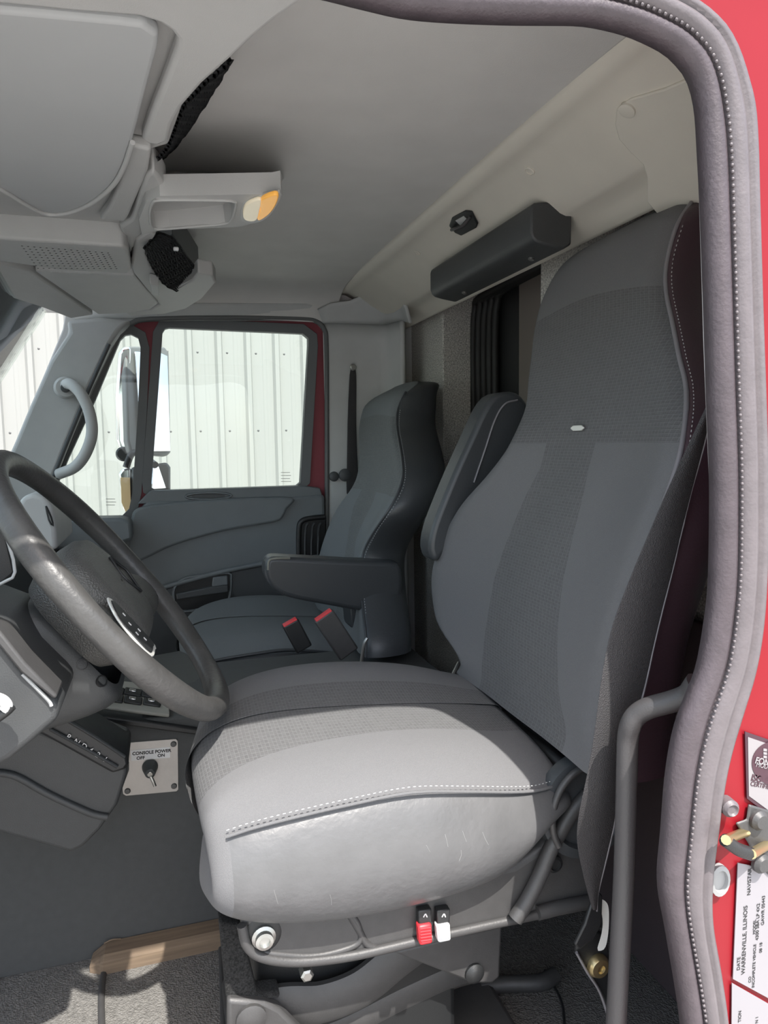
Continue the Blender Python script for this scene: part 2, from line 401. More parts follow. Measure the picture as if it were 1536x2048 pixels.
tube('trim_edge', [uy(x, y, .585) for x, y in [(1406, 215), (1406, 300), (1409, 400), (1414, 560), (1418, 700), (1424, 850), (1430, 1000), (1433, 1100)]], .0055, mat('pale_piping', g(190, (1.04, .97, .98)), .8), seal, 8, squash=(.8, 1))
m0 = SI[0].lerp(SO[0], .5)
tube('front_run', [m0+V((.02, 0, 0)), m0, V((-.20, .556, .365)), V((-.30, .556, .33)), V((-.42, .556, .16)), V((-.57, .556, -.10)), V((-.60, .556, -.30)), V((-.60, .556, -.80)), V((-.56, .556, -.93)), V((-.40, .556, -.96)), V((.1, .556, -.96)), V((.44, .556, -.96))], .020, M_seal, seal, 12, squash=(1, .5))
# red body side around the opening (rear, top, front, bottom), thick like a real pillar
opening = [p+V((0, .0, 0)) for p in SO[::3]]
zb = -1.05
front_pts = [V((-.62, .56, -.98)), V((-.62, .56, -.1)), V((-.34, .56, .36)), V((-.20, .56, .40))]
loop = [V((p.x, .565, p.z)) for p in opening]
loop = [V((p.x-.006, .565, p.z-.004)) if p.z > .2 else V((p.x-.006, .565, p.z)) for p in loop]
loop += [V((.45, .565, -.98))]+[V((p.x, .565, p.z)) for p in front_pts]
outer = [V((-1.1, .565, -1.35)), V((1.25, .565, -1.35)), V((1.25, .565, .62)), V((-.35, .565, .62)), V((-1.1, .565, -.1))]
oo, ii = radial_match(outer, loop, 60)
wl = ring('wall_left', oo, ii, (0, .05, 0), M_red, None); struct(wl)
# sun-blocking roof, skin and rear of cab (all real sheet)
roof = prism('roof_panel', [V((-.36, .50, .60)), V((1.3, .50, .60)), V((1.3, 2.5, .60)), V((-.36, 2.5, .60))], (0, 0, .03), M_red, None, .01); struct(roof, 'red roof skin over the cab', 'roof')
# door opening header that projects a little outwards (drip rail)
dr = tube('drip_rail', [V((-.36, .545, .46)), V((.2, .54, .475)), V((.62, .54, .475)), V((1.2, .545, .47))], .012, M_red, None, 8); struct(dr, 'red drip rail above the driver door opening', 'rail')
# ceiling headliner: runs fore-aft, rounds down to both sides
cy = [(.60, .385), (.605, .44), (.63, .475), (.68, .492), (.8, .5), (1.1, .503), (1.5, .504), (1.9, .503), (2.15, .50), (2.26, .492), (2.31, .472), (2.335, .44), (2.34, .395)]
cx = [-.40, -.3, -.1, .1, .3, .5, .56, .575]
P = [[V((x, y, z+(0.004 if -.2 < x < .5 else 0))) for x in cx] for y, z in cy]
o = grid('ceiling', P, M_head, None, mods=[SUB(2), SOL(.01, 1)], uv=False); struct(o)
# rear upper trim
rp = [(.570, .503), (.576, .497), (.584, .486), (.600, .486), (.622, .476), (.698, .431), (.720, .416), (.732, .412), (.752, .413), (.778, .398), (.796, .384), (.801, .380), (.832, .398)]
P = [[V((x, y, z)) for x, z in rp] for y in (.60, 1.0, 1.5, 2.0, 2.30, 2.34)]
o = grid('trim_1', P, M_beige, None, mods=[SOL(.006, 1)], uv=False); struct(o); t1 = o
TP = V((.66, 1, .4525)); TN = V((.046, 0, .075)).cross(V((0, 1, 0))).normalized()
TN = V((-.54, 0, -.84)).normalized()
def tp(px, py, lift=.0): return upl(px, py, V((.66, 1, .4525)), TN)+TN*lift
for px, py, r_ in ((1060, 341, .0095), (835, 505, .0085)):
    lathe('trim_cap', tp(px, py), TN, [(r_, -.002), (r_, .002), (r_*.8, .003), (r_*.78, .001)], M_beige, t1, 20)
lathe('trim_cap', tp(1258, 215, .004), TN, [(.012, -.002), (.012, .003), (.009, .004)], M_beige, t1, 20)
# corner trims that lap over the upper trim near both pillars
cl = [(1400, 145), (1330, 175), (1262, 195), (1235, 215), (1232, 245), (1240, 275), (1262, 300), (1288, 325), (1296, 350), (1296, 400), (1330, 440), (1420, 430), (1425, 200)]
o = prism('trim_2', [tp(x, y, .004) for x, y in cl], -TN*.01, M_beige, None, .002); struct(o)
# far corner / B pillar trim
cf = [(640, 620), (720, 610), (748, 565), (762, 558), (780, 565), (800, 590), (815, 600), (822, 640), (840, 650), (815, 668), (805, 700), (800, 850), (800, 1150), (770, 1250), (640, 1250)]
prof_b = [(648, 2.345), (662, 2.34), (700, 2.335), (760, 2.33), (772, 2.32), (776, 2.315), (790, 2.27), (800, 2.24), (808, 2.22), (812, 2.235)]
P = []
for py_ in (645, 680, 760, 860, 980, 1100, 1250, 1400):
    P.append([V((uy(px, 760, yy).x, yy, uy(700, py_, 2.33).z)) for px, yy in prof_b])
bp_ = grid('trim_3', P, M_trim, None, mods=[SOL(.01, 1)], uv=False); struct(bp_)
P = []
for f in range(7):
    t = f/6
    row = []
    for (px, yy), (tx, ty, ty2) in zip(prof_b, [(635, 618, 2.32), (660, 606, 2.31), (700, 600, 2.30), (735, 585, 2.27), (748, 567, 2.22), (765, 558, 2.16), (782, 568, 2.12), (800, 592, 2.10), (815, 610, 2.09), (824, 645, 2.09)]):
        a = V((uy(px, 760, yy).x, yy, uy(700, 645, 2.33).z)); b = uy(tx, ty, ty2); row.append(a.lerp(b, t))
    P.append(row)
o = grid('trim_4', P, M_trim, None, mods=[SOL(.008, 1)], uv=False); struct(o)
lathe('trim_cap', uy(768, 574, 2.155), (-.6, -.6, -.4), [(.008, -.003), (.008, .003), (.006, .004)], M_trim, o, 16)
# side header above passenger door
P = [[uy(x, y, yy) for x in (150, 300, 450, 600, 700, 760)] for y, yy in ((607, 2.325), (614, 2.330), (622, 2.336), (634, 2.34), (642, 2.36))]
o = grid('trim_5', P, M_trim, None, mods=[SOL(.01, 1)], uv=False); struct(o)
# rear wall with carpet and window recess
RX = .835
wy0, wy1 = 1.475, 2.065
wall_o = [V((RX, .60, -1.0)), V((RX, 2.36, -1.0)), V((RX, 2.36, .50)), V((RX, .60, .50))]
wall_i = [V((RX, wy0, -.16)), V((RX, wy1, -.16)), V((RX, wy1, .47)), V((RX, wy0, .47))]
oo, ii = radial_match(wall_o, wall_i, 24, 'yz')
wr = ring('wall_rear', oo, ii, (.17, 0, 0), M_carpet, None, .006); struct(wr)
RW = thing('window_2', 'rear cab window with black ribbed rubber surround', 'window', (RX+.07, (wy0+wy1)/2, -.16)); RW['kind'] = 'structure'
for k in range(5):
    yy = wy1-.006-.026*k; xx = RX+.10+.006*k
    tube('rubber_rib', [V((xx, yy, -.16)), V((xx, yy, .1)), V((xx, yy, .33)), V((xx, yy-.012, .40)), V((xx, yy-.05, .43)), V((xx, 1.7, .44)), V((xx, wy0+.03, .44))], .0105, M_rubber, RW, 8, n=4)
box('window_surround', (RX+.15, 1.77, .16), (.02, .62, .66), M_black, RW)
box('blind', (RX+.135, 1.64, .15), (.01, .36, .58), M_tan, RW, bev=.001)
o = prism('added_darkening_panel', [V((.822, .60, -.99)), V((.822, 1.42, -.99)), V((.822, 1.42, -.30)), V((.822, .60, -.30))], (.012, 0, 0), mat('flare_tinted_added_panel', (.075, .055, .06), .8, bump=('noise', 500, .3)), None, .003); struct(o)  # panel added to darken the lower rear wall, plum flare cast in its colour
# floor
fl = []
o = prism('floor', [V((-1.0, .56, -1.0)), V((1.0, .56, -1.0)), V((1.0, 2.40, -1.0)), V((-1.0, 2.40, -1.0))], (0, 0, -.04), M_mat, None, 0, smooth=False); struct(o)
# door 1 : passenger door ------------------------------------------------
YD = 2.36
wall_open = A([(88, 1040), (110, 965), (140, 880), (182, 775), (222, 690), (240, 660), (265, 645), (300, 637), (450, 634), (600, 636), (635, 642), (650, 658), (655, 690), (656, 850), (656, 1000), (655, 1260), (645, 1400), (200, 1400), (60, 1300)], 2.35)
wall_out = [V((-1.0, 2.35, -1.05)), V((.9, 2.35, -1.05)), V((.9, 2.35, .60)), V((-.22, 2.35, .60)), V((-.27, 2.35, .35)), V((-.40, 2.35, .05)), V((-.52, 2.35, -.24)), V((-1.0, 2.35, -.30))]
oo, ii = radial_match(wall_out, wall_open, 60)
o = ring('wall_right', oo, ii, (0, .05, 0), M_trim, None, .004); struct(o)
door_seal_path = A([(88, 1040), (110, 965), (140, 880), (182, 775), (222, 690), (240, 662), (265, 646), (300, 638), (450, 635), (600, 637), (633, 643), (648, 658), (653, 690), (654, 850), (654, 1000), (654, 1100)], 2.345)
dsl = tube('door_seal', door_seal_path, .0085, M_seal2 if False else mat('grey_rubber', g(96, (.97, 1, 1)), .5), None, 8, n=4)
tag(dsl, 'grey rubber seal strip around the passenger door opening', 'door seal')
D1 = thing('door_1', 'passenger door with grey moulded panel, red frame and black window surround', 'door', (.1, YD, -.9)); D1['kind'] = 'structure'
YR = 2.385
main = [(330, 657), (338, 655), (606, 667), (617, 676), (617, 690), (601, 965), (594, 971), (312, 981), (303, 976), (303, 965), (325, 665)]
vent = [(262, 668), (276, 675), (281, 695), (276, 820), (265, 985), (258, 1018), (243, 1033), (100, 1032), (92, 1022), (135, 920), (190, 800), (240, 680), (250, 670)]
outer_d = A([(70, 1050), (120, 930), (170, 800), (222, 690), (238, 660), (262, 645), (300, 636), (610, 636), (640, 650), (650, 680), (652, 985), (652, 1060)], YR)
# red shell as ring around both panes: build with the union opening in two rings
mid_x = lambda y: 292 - (y-650)*.045
divl = [(mid_x(y), y) for y in (655, 760, 860, 960, 1045)]
left_outer = A([(70, 1050), (120, 930), (170, 800), (222, 690), (238, 658), (262, 643), (292, 636)], YR)+A([(x, y) for x, y in divl[1:]], YR)
right_outer = A([(292, 636), (610, 636), (640, 648), (652, 680), (654, 850), (654, 1060), (274, 1060)], YR)+A(divl[::-1][1:-1], YR)
def grow(poly, d):
    c = (sum(p[0] for p in poly)/len(poly), sum(p[1] for p in poly)/len(poly)); r = []
    n = len(poly)
    for i in range(n):
        a, b = poly[i-1], poly[(i+1) % n]; tx, ty = b[0]-a[0], b[1]-a[1]; L_ = math.hypot(tx, ty); nx, ny = ty/L_, -tx/L_
        if nx*(poly[i][0]-c[0])+ny*(poly[i][1]-c[1]) < 0: nx, ny = -nx, -ny
        r.append((poly[i][0]+nx*d, poly[i][1]+ny*d))
    return r
for outr, inn, nm in ((left_outer, vent, 'l'), (right_outer, main, 'r')):
    gi = grow(inn, 9 if nm == 'l' else 10)
    a, b = radial_match(outr, A(gi, YR), 40); ring('door_frame', a, b, (0, .04, 0), mat('hazed_red_paint', (.25, .05, .065), .6), D1)  # body red with shade and haze put into the colour
    a, b = radial_match(A(grow(inn, 18 if nm == 'l' else 19), YR-.008), A(inn, YR-.008), 40); ring('window_rubber', a, b, (0, .03, 0), mat('hazed_window_rubber', g(112, (.95, 1, 1.03)), .6), D1, .003)  # black rubber lightened to grey by haze put into the colour
W1 = prism('window_pane', A(grow(main, 3), YR+.008), (0, .004, 0), M_glass, D1, 0, smooth=False)
W1v = prism('quarter_pane', A(grow(vent, 3), YR+.008), (0, .004, 0), M_glass, D1, 0, smooth=False)
# etched glass marks
for (px, py, n_) in ((572, 945, 4), (222, 998, 3)):
    for k in range(n_):
        a, b = uy(px-10, py+k*6, YR+.005), uy(px+8+2*(k % 2), py+k*6, YR+.005)
        tube('glass_etching', [a, b], .0008, M_metal, D1, 5, smoothp=False)
# door lower panel: relief grid
top_l = [(60, 1048), (150, 1046), (225, 1044), (262, 1040), (280, 1020), (292, 1003), (320, 1000), (450, 1002), (590, 992), (640, 988), (650, 990)]
panel = A(top_l+[(655, 1260), (650, 1400), (200, 1400), (20, 1300)], 2.325)
prism('door_panel', panel, (0, .06, 0), M_door, D1, .012, 3)
prism('window_ledge', A([(275, 1008), (292, 990), (300, 982), (605, 972), (640, 976), (645, 992), (590, 996), (450, 1006), (320, 1006)], 2.33), (0, .055, 0), M_door, D1, .003)
tube('vent_ring', [uy(417+46*math.cos(t), 992+6.5*math.sin(t)-.018*46*math.cos(t), 2.326) for t in [2*math.pi*k/24 for k in range(24)]], .0035, M_door, D1, 6, closed=True, smoothp=False)
prism('vent_opening', [uy(417+34*math.cos(t), 992+3.6*math.sin(t)-.018*40*math.cos(t), 2.325) for t in [2*math.pi*k/20 for k in range(20)]], (0, .004, 0), M_doord, D1, 0)
# upper pad
pad = [(262, 1050), (300, 1010), (574, 994), (574, 1018), (565, 1036), (548, 1045), (450, 1062), (350, 1090), (290, 1118), (262, 1122)]
prism('upper_pad', resample(smoothpath(A(pad, 2.31), 4, True), 60, True), (0, .03, 0), M_door, D1, .008, 3)
tube('armrest_edge', A([(255, 1205), (300, 1183), (380, 1160), (460, 1140), (560, 1122), (655, 1112)], 2.312), .008, M_door, D1, 8, squash=(1, 1))
prism('lower_panel', A([(255, 1208), (300, 1186), (380, 1163), (460, 1143), (560, 1125), (655, 1114), (655, 1260), (640, 1400), (200, 1400)], 2.315), (0, .03, 0), M_doord, D1, .006)
# handle recess
rec = [(347, 1192), (352, 1170), (370, 1156), (410, 1150), (456, 1146), (462, 1152), (460, 1190), (452, 1206), (430, 1213), (362, 1222)]
RL = resample(smoothpath(A(rec, 2.311), 4, True), 40, True)
tube('recess_rim', RL, .0045, M_door, D1, 6, closed=True, smoothp=False)
prism('recess_floor', A(rec, 2.3135), (0, .003, 0), M_black, D1, 0)
prism('inner_handle', A([(352, 1188), (420, 1174), (456, 1170), (458, 1185), (420, 1190), (354, 1200)], 2.296), (0, .02, 0), M_doord, D1, .004)
prism('latch_lever', A([(426, 1155), (455, 1152), (456, 1170), (424, 1174)], 2.300), (0, .014, 0), M_door, D1, .003)
tube('speaker_grille_edge', A([(598, 1120), (598, 1060), (604, 1042), (625, 1036), (650, 1034)], 2.32), .009, M_black, D1, 8)
prism('speaker_grille', A([(598, 1140), (598, 1060), (604, 1042), (625, 1034), (652, 1030), (652, 1140)], 2.321), (0, .02, 0), M_black, D1, .004)
for k in range(3):
    tube('speaker_grille_rib', A([(610+13*k, 1130), (611+13*k, 1060), (616+13*k, 1046)], 2.312), .004, M_dash, D1, 6)
# A pillar (passenger)
ap = [(133, 640), (200, 634), (262, 640), (238, 662), (220, 690), (180, 775), (138, 878), (104, 965), (80, 1050), (-30, 1075), (-5, 960), (30, 882), (60, 810), (100, 720), (137, 664)]
o = prism('trim_6', A(ap, 2.27), (0, .09, 0), M_trim, None, .012, 3); struct(o)
tube('pillar_groove', A([(218, 688), (178, 778), (135, 882), (98, 975)], 2.272), .006, M_doord, o, 8)
# passenger grab handle
gh = thing('grab_handle', 'grey curved grab handle on the passenger windshield pillar', 'handle', uy(150, 950, 2.26))
hp = [uy(128, 772, 2.262), uy(140, 768, 2.225), uy(160, 785, 2.20), uy(178, 822, 2.19), uy(184, 865, 2.19), uy(172, 905, 2.20), uy(150, 934, 2.22), uy(118, 948, 2.262)]
tube('grip', hp, .016, M_trim, gh, 14)
lathe('mounting_boss', uy(131, 776, 2.262), (0.15, -1, 0), [(.032, 0), (.032, .012), (.026, .018), (.012, .019)], M_trim, gh, 24)
lathe('cap_plug', uy(131, 776, 2.238), (0.15, -1, 0), [(.013, 0), (.013, .004), (.010, .006)], M_doord, gh, 20)
# windshield pane
o = prism('window_3', [V((-.30, .66, .42)), V((-.30, 2.27, .385)), V((-.78, 2.30, -.35)), V((-.78, .66, -.35))], (-.004, 0, .002), M_glass, None, 0, smooth=False); struct(o)
# passenger side mirror outside ------------------------------------------
mr = thing('side_mirror', 'tall chrome-backed truck mirror outside the passenger door window', 'mirror', uy(290, 1030, 2.72))
ym = 2.72
MN = V((.62, -.72, .17)).normalized(); mp_ = uy(272, 800, ym-.03)
prism('chrome_shell', A([(236, 705), (245, 693), (262, 692), (262, 900), (240, 900), (232, 880), (230, 790)], ym), (.0, .16, 0), M_chrome, mr, .012, 3)
prism('inner_housing', [upl(x, y, mp_-MN*.012, MN) for x, y in [(250, 697), (262, 692), (330, 693), (339, 705), (343, 905), (335, 912), (262, 905), (256, 880)]], -MN*.03, mat('mirror_housing_grey', g(105, (.95, 1, 1)), .4), mr, .008, 3)
def mg(pts, y): return A(pts, y)
prism('mirror_glass', [upl(x, y, mp_, MN) for x, y in [(270, 703), (322, 706), (335, 712), (341, 902), (284, 903)]], -MN*.006, M_mirror, mr, .001)
mq_ = uy(304, 955, ym-.03)
lathe('pivot', uy(247, 908, ym-.03), (0, -1, 0), [(.026, -.03), (.026, .01), (.020, .016)], M_black, mr, 20)
tube('mounting_arm', [uy(252, 935, ym-.08), uy(262, 910, ym-.08), uy(275, 905, ym-.06), uy(310, 930, 2.5)], .012, M_black, mr, 10)
prism('lower_shell', A([(236, 948), (244, 937), (262, 935), (262, 1022), (256, 1030), (246, 1018)], ym), (0, .12, 0), M_chrome, mr, .01)
prism('lower_housing', A([(262, 935), (334, 925), (341, 935), (341, 978), (330, 1040), (262, 1030)], ym), (0, .05, 0), mat('mirror_housing_grey', g(105), .4), mr, .008)
prism('convex_glass', [upl(x, y, mq_, MN) for x, y in [(306, 934), (334, 931), (338, 940), (338, 976), (304, 978)]], -MN*.006, M_mirror, mr, .001)
prism('amber_reflector', A([(241, 955), (260, 955), (262, 1020), (252, 1026), (243, 1005)], ym-.006), (0, .006, 0), M_yel, mr, .001)
# ================================================================ OVERHEAD CONSOLE
oc = thing('overhead_console', 'grey moulded overhead console along the windshield header with net pockets', 'console', uz(120, 500, .36))
ZC = .49
def up_slab(name, pts, z, m, parent, bev=.006, top=ZC, seg=3, sm=True):
    P = Az(pts, z) if not callable(z) else [uz(x, y, z(x, y)) for x, y in pts]
    if sm: P = resample(smoothpath(P, 4, True), max(36, len(P)*4), True)
    n = len(P); vs = P+[V((p.x, p.y, top)) for p in P]
    fs = [list(range(n)), list(range(2*n-1, n-1, -1))]+[[(i+1) % n, i, n+i, n+(i+1) % n] for i in range(n)]
    a = sum(((P[i].x*P[(i+1) % n].y-P[(i+1) % n].x*P[i].y) for i in range(n)))
    if a > 0: fs = [f[::-1] for f in fs]
    return obj(name, vs, fs, m, parent, True, [BEV(bev, seg)], angle=40)
body = [(-260, -120), (200, -100), (640, -20), (560, 35), (510, 75), (462, 120), (405, 170), (365, 215), (338, 290), (305, 300), (297, 340), (262, 440), (240, 450), (-260, 455)]
up_slab('console_body', body, .405, M_over, oc, .006, sm=False)
rim = [(-260, -120), (200, -100), (640, -20), (560, 35), (510, 75), (462, 120), (405, 170), (365, 215), (345, 250), (338, 284), (318, 292), (292, 288), (284, 280), (300, 235), (330, 160), (352, 100), (354, 80), (340, 62), (318, 48), (280, 36), (150, 26), (-60, 5), (-260, 0)]
def slab_dn(name, pts, z0, z1, m, parent, bev, sm=False):
    return up_slab(name, pts, z0, m, parent, bev, top=z1, sm=sm)
slab_dn('visor_surround', rim, .386, .405, M_over, oc, .006)
slab_dn('rail_end', [(262, 292), (303, 300), (297, 342), (258, 432), (250, 444), (200, 440), (218, 415), (238, 370), (250, 330)], .388, .405, M_over, oc, .005)
# speaker housing
slab_dn('speaker_housing', [(-260, 462), (0, 478), (245, 494), (256, 500), (263, 540), (256, 548), (120, 540), (0, 523), (-260, 490)], .362, .41, M_over, oc, .006)
dots_v, dots_f = [], []
for i in range(15):
    for j in range(9):
        px = 44+i*12.3+j*(4.0-.15*i*.9); py = 492+i*1.0+j*(5.6-.12*i)
        c = uz(px, py, .3615)
        k = len(dots_v); r_ = .0021
        dots_v += [c+V((r_*math.cos(a), r_*math.sin(a), 0)) for a in [math.pi*2*q/6 for q in range(6)]]; dots_f.append(list(range(k, k+6)))
o = obj('speaker_perforation', dots_v, dots_f, mat('perforation', g(34), .8), oc); 
def zl(x, y): return .378-.030*max(0, min(1, (y-540)/90))
slab_dn('storage_lid', [(70, 543), (250, 551), (268, 551), (316, 608), (300, 619), (250, 627), (196, 629)], zl, .42, M_over, oc, .004)
slab_dn('storage_lid', [(-200, 500), (-60, 520), (0, 527), (60, 543), (186, 630), (142, 637), (80, 613), (0, 588), (-200, 530)], zl, .42, M_over, oc, .004)
# far lobe
slab_dn('far_lobe', [(272, 480), (300, 462), (312, 470), (292, 505), (300, 530), (322, 565), (350, 580), (384, 562), (396, 546), (426, 552), (432, 566), (404, 598), (372, 618), (330, 628), (262, 632), (250, 627), (300, 620), (318, 610), (268, 548), (262, 530)], lambda x, y: .385-.025*max(0, min(1, (y-470)/150)), .405, M_over, oc, .005)
slab_dn('latch', [(300, 568), (318, 572), (318, 592), (304, 590)], .347, .37, M_trim, oc, .002)
# centre arm with pocket
outer_a = [(284, 470), (278, 440), (292, 405), (320, 392), (440, 390), (545, 388), (562, 385), (565, 392), (552, 418), (520, 442), (480, 454), (400, 457), (330, 459), (300, 465)]
inner_a = [(300, 444), (300, 418), (306, 404), (320, 399), (400, 399), (450, 400), (470, 402), (471, 410), (464, 436), (450, 446), (400, 451), (340, 456), (312, 457), (304, 452)]
OA = Az(outer_a, .372); IA = Az(inner_a, .370)
OA2, IA2 = radial_match(OA, IA, 40, 'xy')
n = len(OA2)
y0_ = min(p.y for p in OA2); xa_ = min(p.x for p in OA2); xb_ = max(p.x for p in OA2)
xl_, xr_ = uz(296, 343, .502).x, uz(572, 346, .502).x
vs = OA2+IA2+[V((xl_+(xr_-xl_)*(p.x-xa_)/(xb_-xa_), uz(440, 343, .502).y+(p.y-y0_)*.35, .502)) for p in OA2]+[V((p.x-.002, p.y, .399)) for p in IA2]+[V((p.x, p.y+.002, .404)) for p in OA2]
fs = []
for i in range(n):
    j = (i+1) % n
    fs += [[i, n+i, n+j, j], [i, j, 4*n+j, 4*n+i], [4*n+i, 4*n+j, 2*n+j, 2*n+i], [n+j, n+i, 3*n+i, 3*n+j]]
fs.append([3*n+i for i in range(n)])
obj('centre_arm', vs, fs, M_over, oc, True, [BEV(.005, 3)], angle=50)
tube('pocket_rim', [p+V((0, 0, -.001)) for p in resample(smoothpath(IA, 4, True), 50, True)], .0022, M_over, oc, 6, closed=True, smoothp=False)
# arm fillet into the headliner and to the console
up_slab('arm_root', [(240, 455), (262, 440), (296, 345), (330, 375), (330, 392), (300, 400), (285, 430), (284, 470), (262, 500)], .388, M_over, oc, .006, top=.43)
# dome lamp
dl = thing('map_lamp', 'amber and clear map lamp at the end of the overhead arm', 'lamp', uz(515, 418, .364))
slab_dn('bezel', [(484, 412), (496, 402), (560, 386), (553, 416), (536, 436), (512, 447), (484, 444), (480, 430)], .369, .375, M_trim, dl, .002, True)
slab_dn('clear_lens', [(490, 414), (500, 406), (522, 400), (520, 420), (512, 442), (490, 441), (486, 428)], .364, .370, M_clear, dl, .002, True)
slab_dn('amber_lens', [(524, 400), (556, 390), (550, 414), (534, 433), (515, 442), (521, 420)], .363, .370, M_amber, dl, .002, True)
# nets
def net(name, quad, nx, ny, label, parent=None, sag=.01):
    a, b, c, d = [V(p) for p in quad]; vs = []; fs = []
    idx = {}
    def pt(u, v):
        p = a.lerp(b, u).lerp(d.lerp(c, u), v); return p+V((0, 0, -sag*math.sin(math.pi*u)*math.sin(math.pi*v)))+V((random.uniform(-1, 1), random.uniform(-1, 1), 0))*.0006
    for j in range(ny+1):
        for i in range(nx+1):
            u = (i+(.5 if j % 2 else 0)*.6)/nx; vs.append(pt(min(u, 1), j/ny))
    for j in range(ny):
        for i in range(nx): k = j*(nx+1)+i; fs.append([k, k+1, k+nx+2, k+nx+1])
    return obj(name, vs, fs, mat('black_net_cord', g(24, (.9, 1, 1.15)), .8), parent, True, [('WIREFRAME', dict(thickness=.0042, use_even_offset=False))])
def net2(name, ea, eb, nx, ny):
    ea = resample(smoothpath(ea, 5), ny+1); eb = resample(smoothpath(eb, 5), ny+1); vs = []; fs = []
    for j in range(ny+1):
        for i in range(nx+1):
            u = (i+(.35 if j % 2 else 0))/nx; vs.append(ea[j].lerp(eb[j], min(u, 1))+V((random.uniform(-1, 1), random.uniform(-1, 1), -.006*math.sin(math.pi*min(u, 1)))) * .0012)
    for j in range(ny):
        for i in range(nx): k = j*(nx+1)+i; fs.append([k, k+1, k+nx+2, k+nx+1])
    return obj(name, vs, fs, mat('black_net_cord', g(24, (.9, 1, 1.15)), .8), None, True, [('WIREFRAME', dict(thickness=.0058, use_even_offset=False))])
n1 = net2('storage_net', [uz(x, y, .41) for x, y in [(455, 128), (400, 176), (362, 220), (336, 292), (296, 336)]], [uz(x, y, .485) for x, y in [(464, 116), (438, 160), (400, 222), (352, 290), (300, 338)]], 9, 30)
tag(n1, 'black stretchy storage net hanging behind the visor side of the overhead console', 'net')
n1b = net2('storage_net', [uz(x, y, .366) for x, y in [(288, 498), (300, 532), (325, 568), (352, 582)]], [uz(x, y, .395) for x, y in [(316, 464), (350, 480), (380, 520), (400, 546)]], 14, 16)
tag(n1b, 'black storage net beyond the centre arm of the overhead console', 'net')
up_slab('net_pocket', [(290, 500), (345, 470), (398, 546), (350, 582)], .425, M_doord, oc, .003, sm=False)
box('white_clip', uz(352, 498, .375), (.010, .012, .006), M_white, n1b, bev=.002)
# sun visor
sv = thing('sun_visor', 'large pale grey fabric-covered sun visor folded up by the driver windshield', 'visor', uz(120, 230, .38))
vis = [(-260, 8), (-60, 18), (150, 36), (270, 48), (306, 58), (318, 76), (312, 110), (290, 190), (265, 285), (246, 338), (222, 375), (180, 408), (135, 426), (92, 428), (50, 408), (0, 378), (-80, 345), (-260, 300)]
slab_dn('visor_panel', vis, .384, .400, mat('visor_fabric', g(172, (.98, 1, 1)), .9, bump=('noise', 60, .12), var=.02, vscale=8), sv, .005, True)
tube('visor_hem', [uz(x, y, .382) for x, y in vis[8:-1]], .0035, M_over, sv, 8)
# ================================================================ COAT HOOK, SHADE BOX
ch = thing('coat_hook', 'black coat hook on the beige trim above the rear window', 'hook', tp(930, 444))
prism('hook_plate', [tp(x, y, .001) for x, y in [(906, 432), (932, 418), (946, 420), (958, 444), (955, 452), (925, 468), (912, 462), (900, 448)]], TN*.005, M_black, ch, .0025)
tube('hook', [tp(944, 428, .006), tp(935, 438, .016), tp(922, 440, .022), tp(912, 446, .018), tp(908, 452, .010)], .0035, M_handle, ch, 8)
prism('hook_recess', [tp(x, y, .006) for x, y in [(914, 436), (930, 427), (936, 432), (924, 446)]], TN*.001, M_trim, ch, 0)
sb = thing('shade_box', 'black roller-shade housing mounted above the rear cab window', 'shade', (.70, 1.45, .35))
# profile in xz swept along Y
bx_y0, bx_y1 = 1.20, 1.715
prf = [(.668, .431), (.70, .436), (.745, .430), (.745, .362), (.728, .352), (.69, .358), (.672, .362), (.664, .368), (.660, .378), (.660, .418), (.662, .427)]
prism('housing', [V((x, bx_y0, z)) for x, z in prf], (0, bx_y1-bx_y0, 0), M_dash, sb, .004)
for yy in (1.285, 1.61):
    lathe('screw', V((.708, yy, .356)), (-.25, 0, -1), [(.006, 0), (.006, .004), (.003, .0055)], M_bolt, sb, 12)
# ================================================================ SEATS
PSL = .30
def seat_back(parent, X0, Lpx, Rpx, Spx, bf, mats, strip, ztags, depth=.13, name='backrest', zsplit=None, headpx=None):
    """Lpx: far silhouette, Rpx: near seam, px curves bottom->top. Returns sampler"""
    nrm = V((1, 0, -PSL))
    def pt(px, py, z_guess_b): 
        b = 0; p = None
        for _ in range(6):
            p = upl(px, py, V((X0-b, 0, 0)), nrm); b = bf(p.z)
        return p
    Lc = [pt(x, y, 0) for x, y in Lpx]; Rc = [pt(x, y, 0) for x, y in Rpx]
    def at(cv, z):
        cv = sorted(cv, key=lambda p: p.z)
        if z <= cv[0].z: return cv[0].y
        for a, b in zip(cv, cv[1:]):
            if a.z <= z <= b.z: f = (z-a.z)/max(b.z-a.z, 1e-6); return a.y*(1-f)+b.y*f
        return cv[-1].y
    return Lc, Rc, at
def bezier_at(tbl, z):
    tbl = sorted(tbl)
    if z <= tbl[0][0]: return tbl[0][1]
    for (a, va), (b, vb) in zip(tbl, tbl[1:]):
        if a <= z <= b: f = (z-a)/(b-a); f = f*f*(3-2*f)*.5+f*.5; return va*(1-f)+vb*f
    return tbl[-1][1]
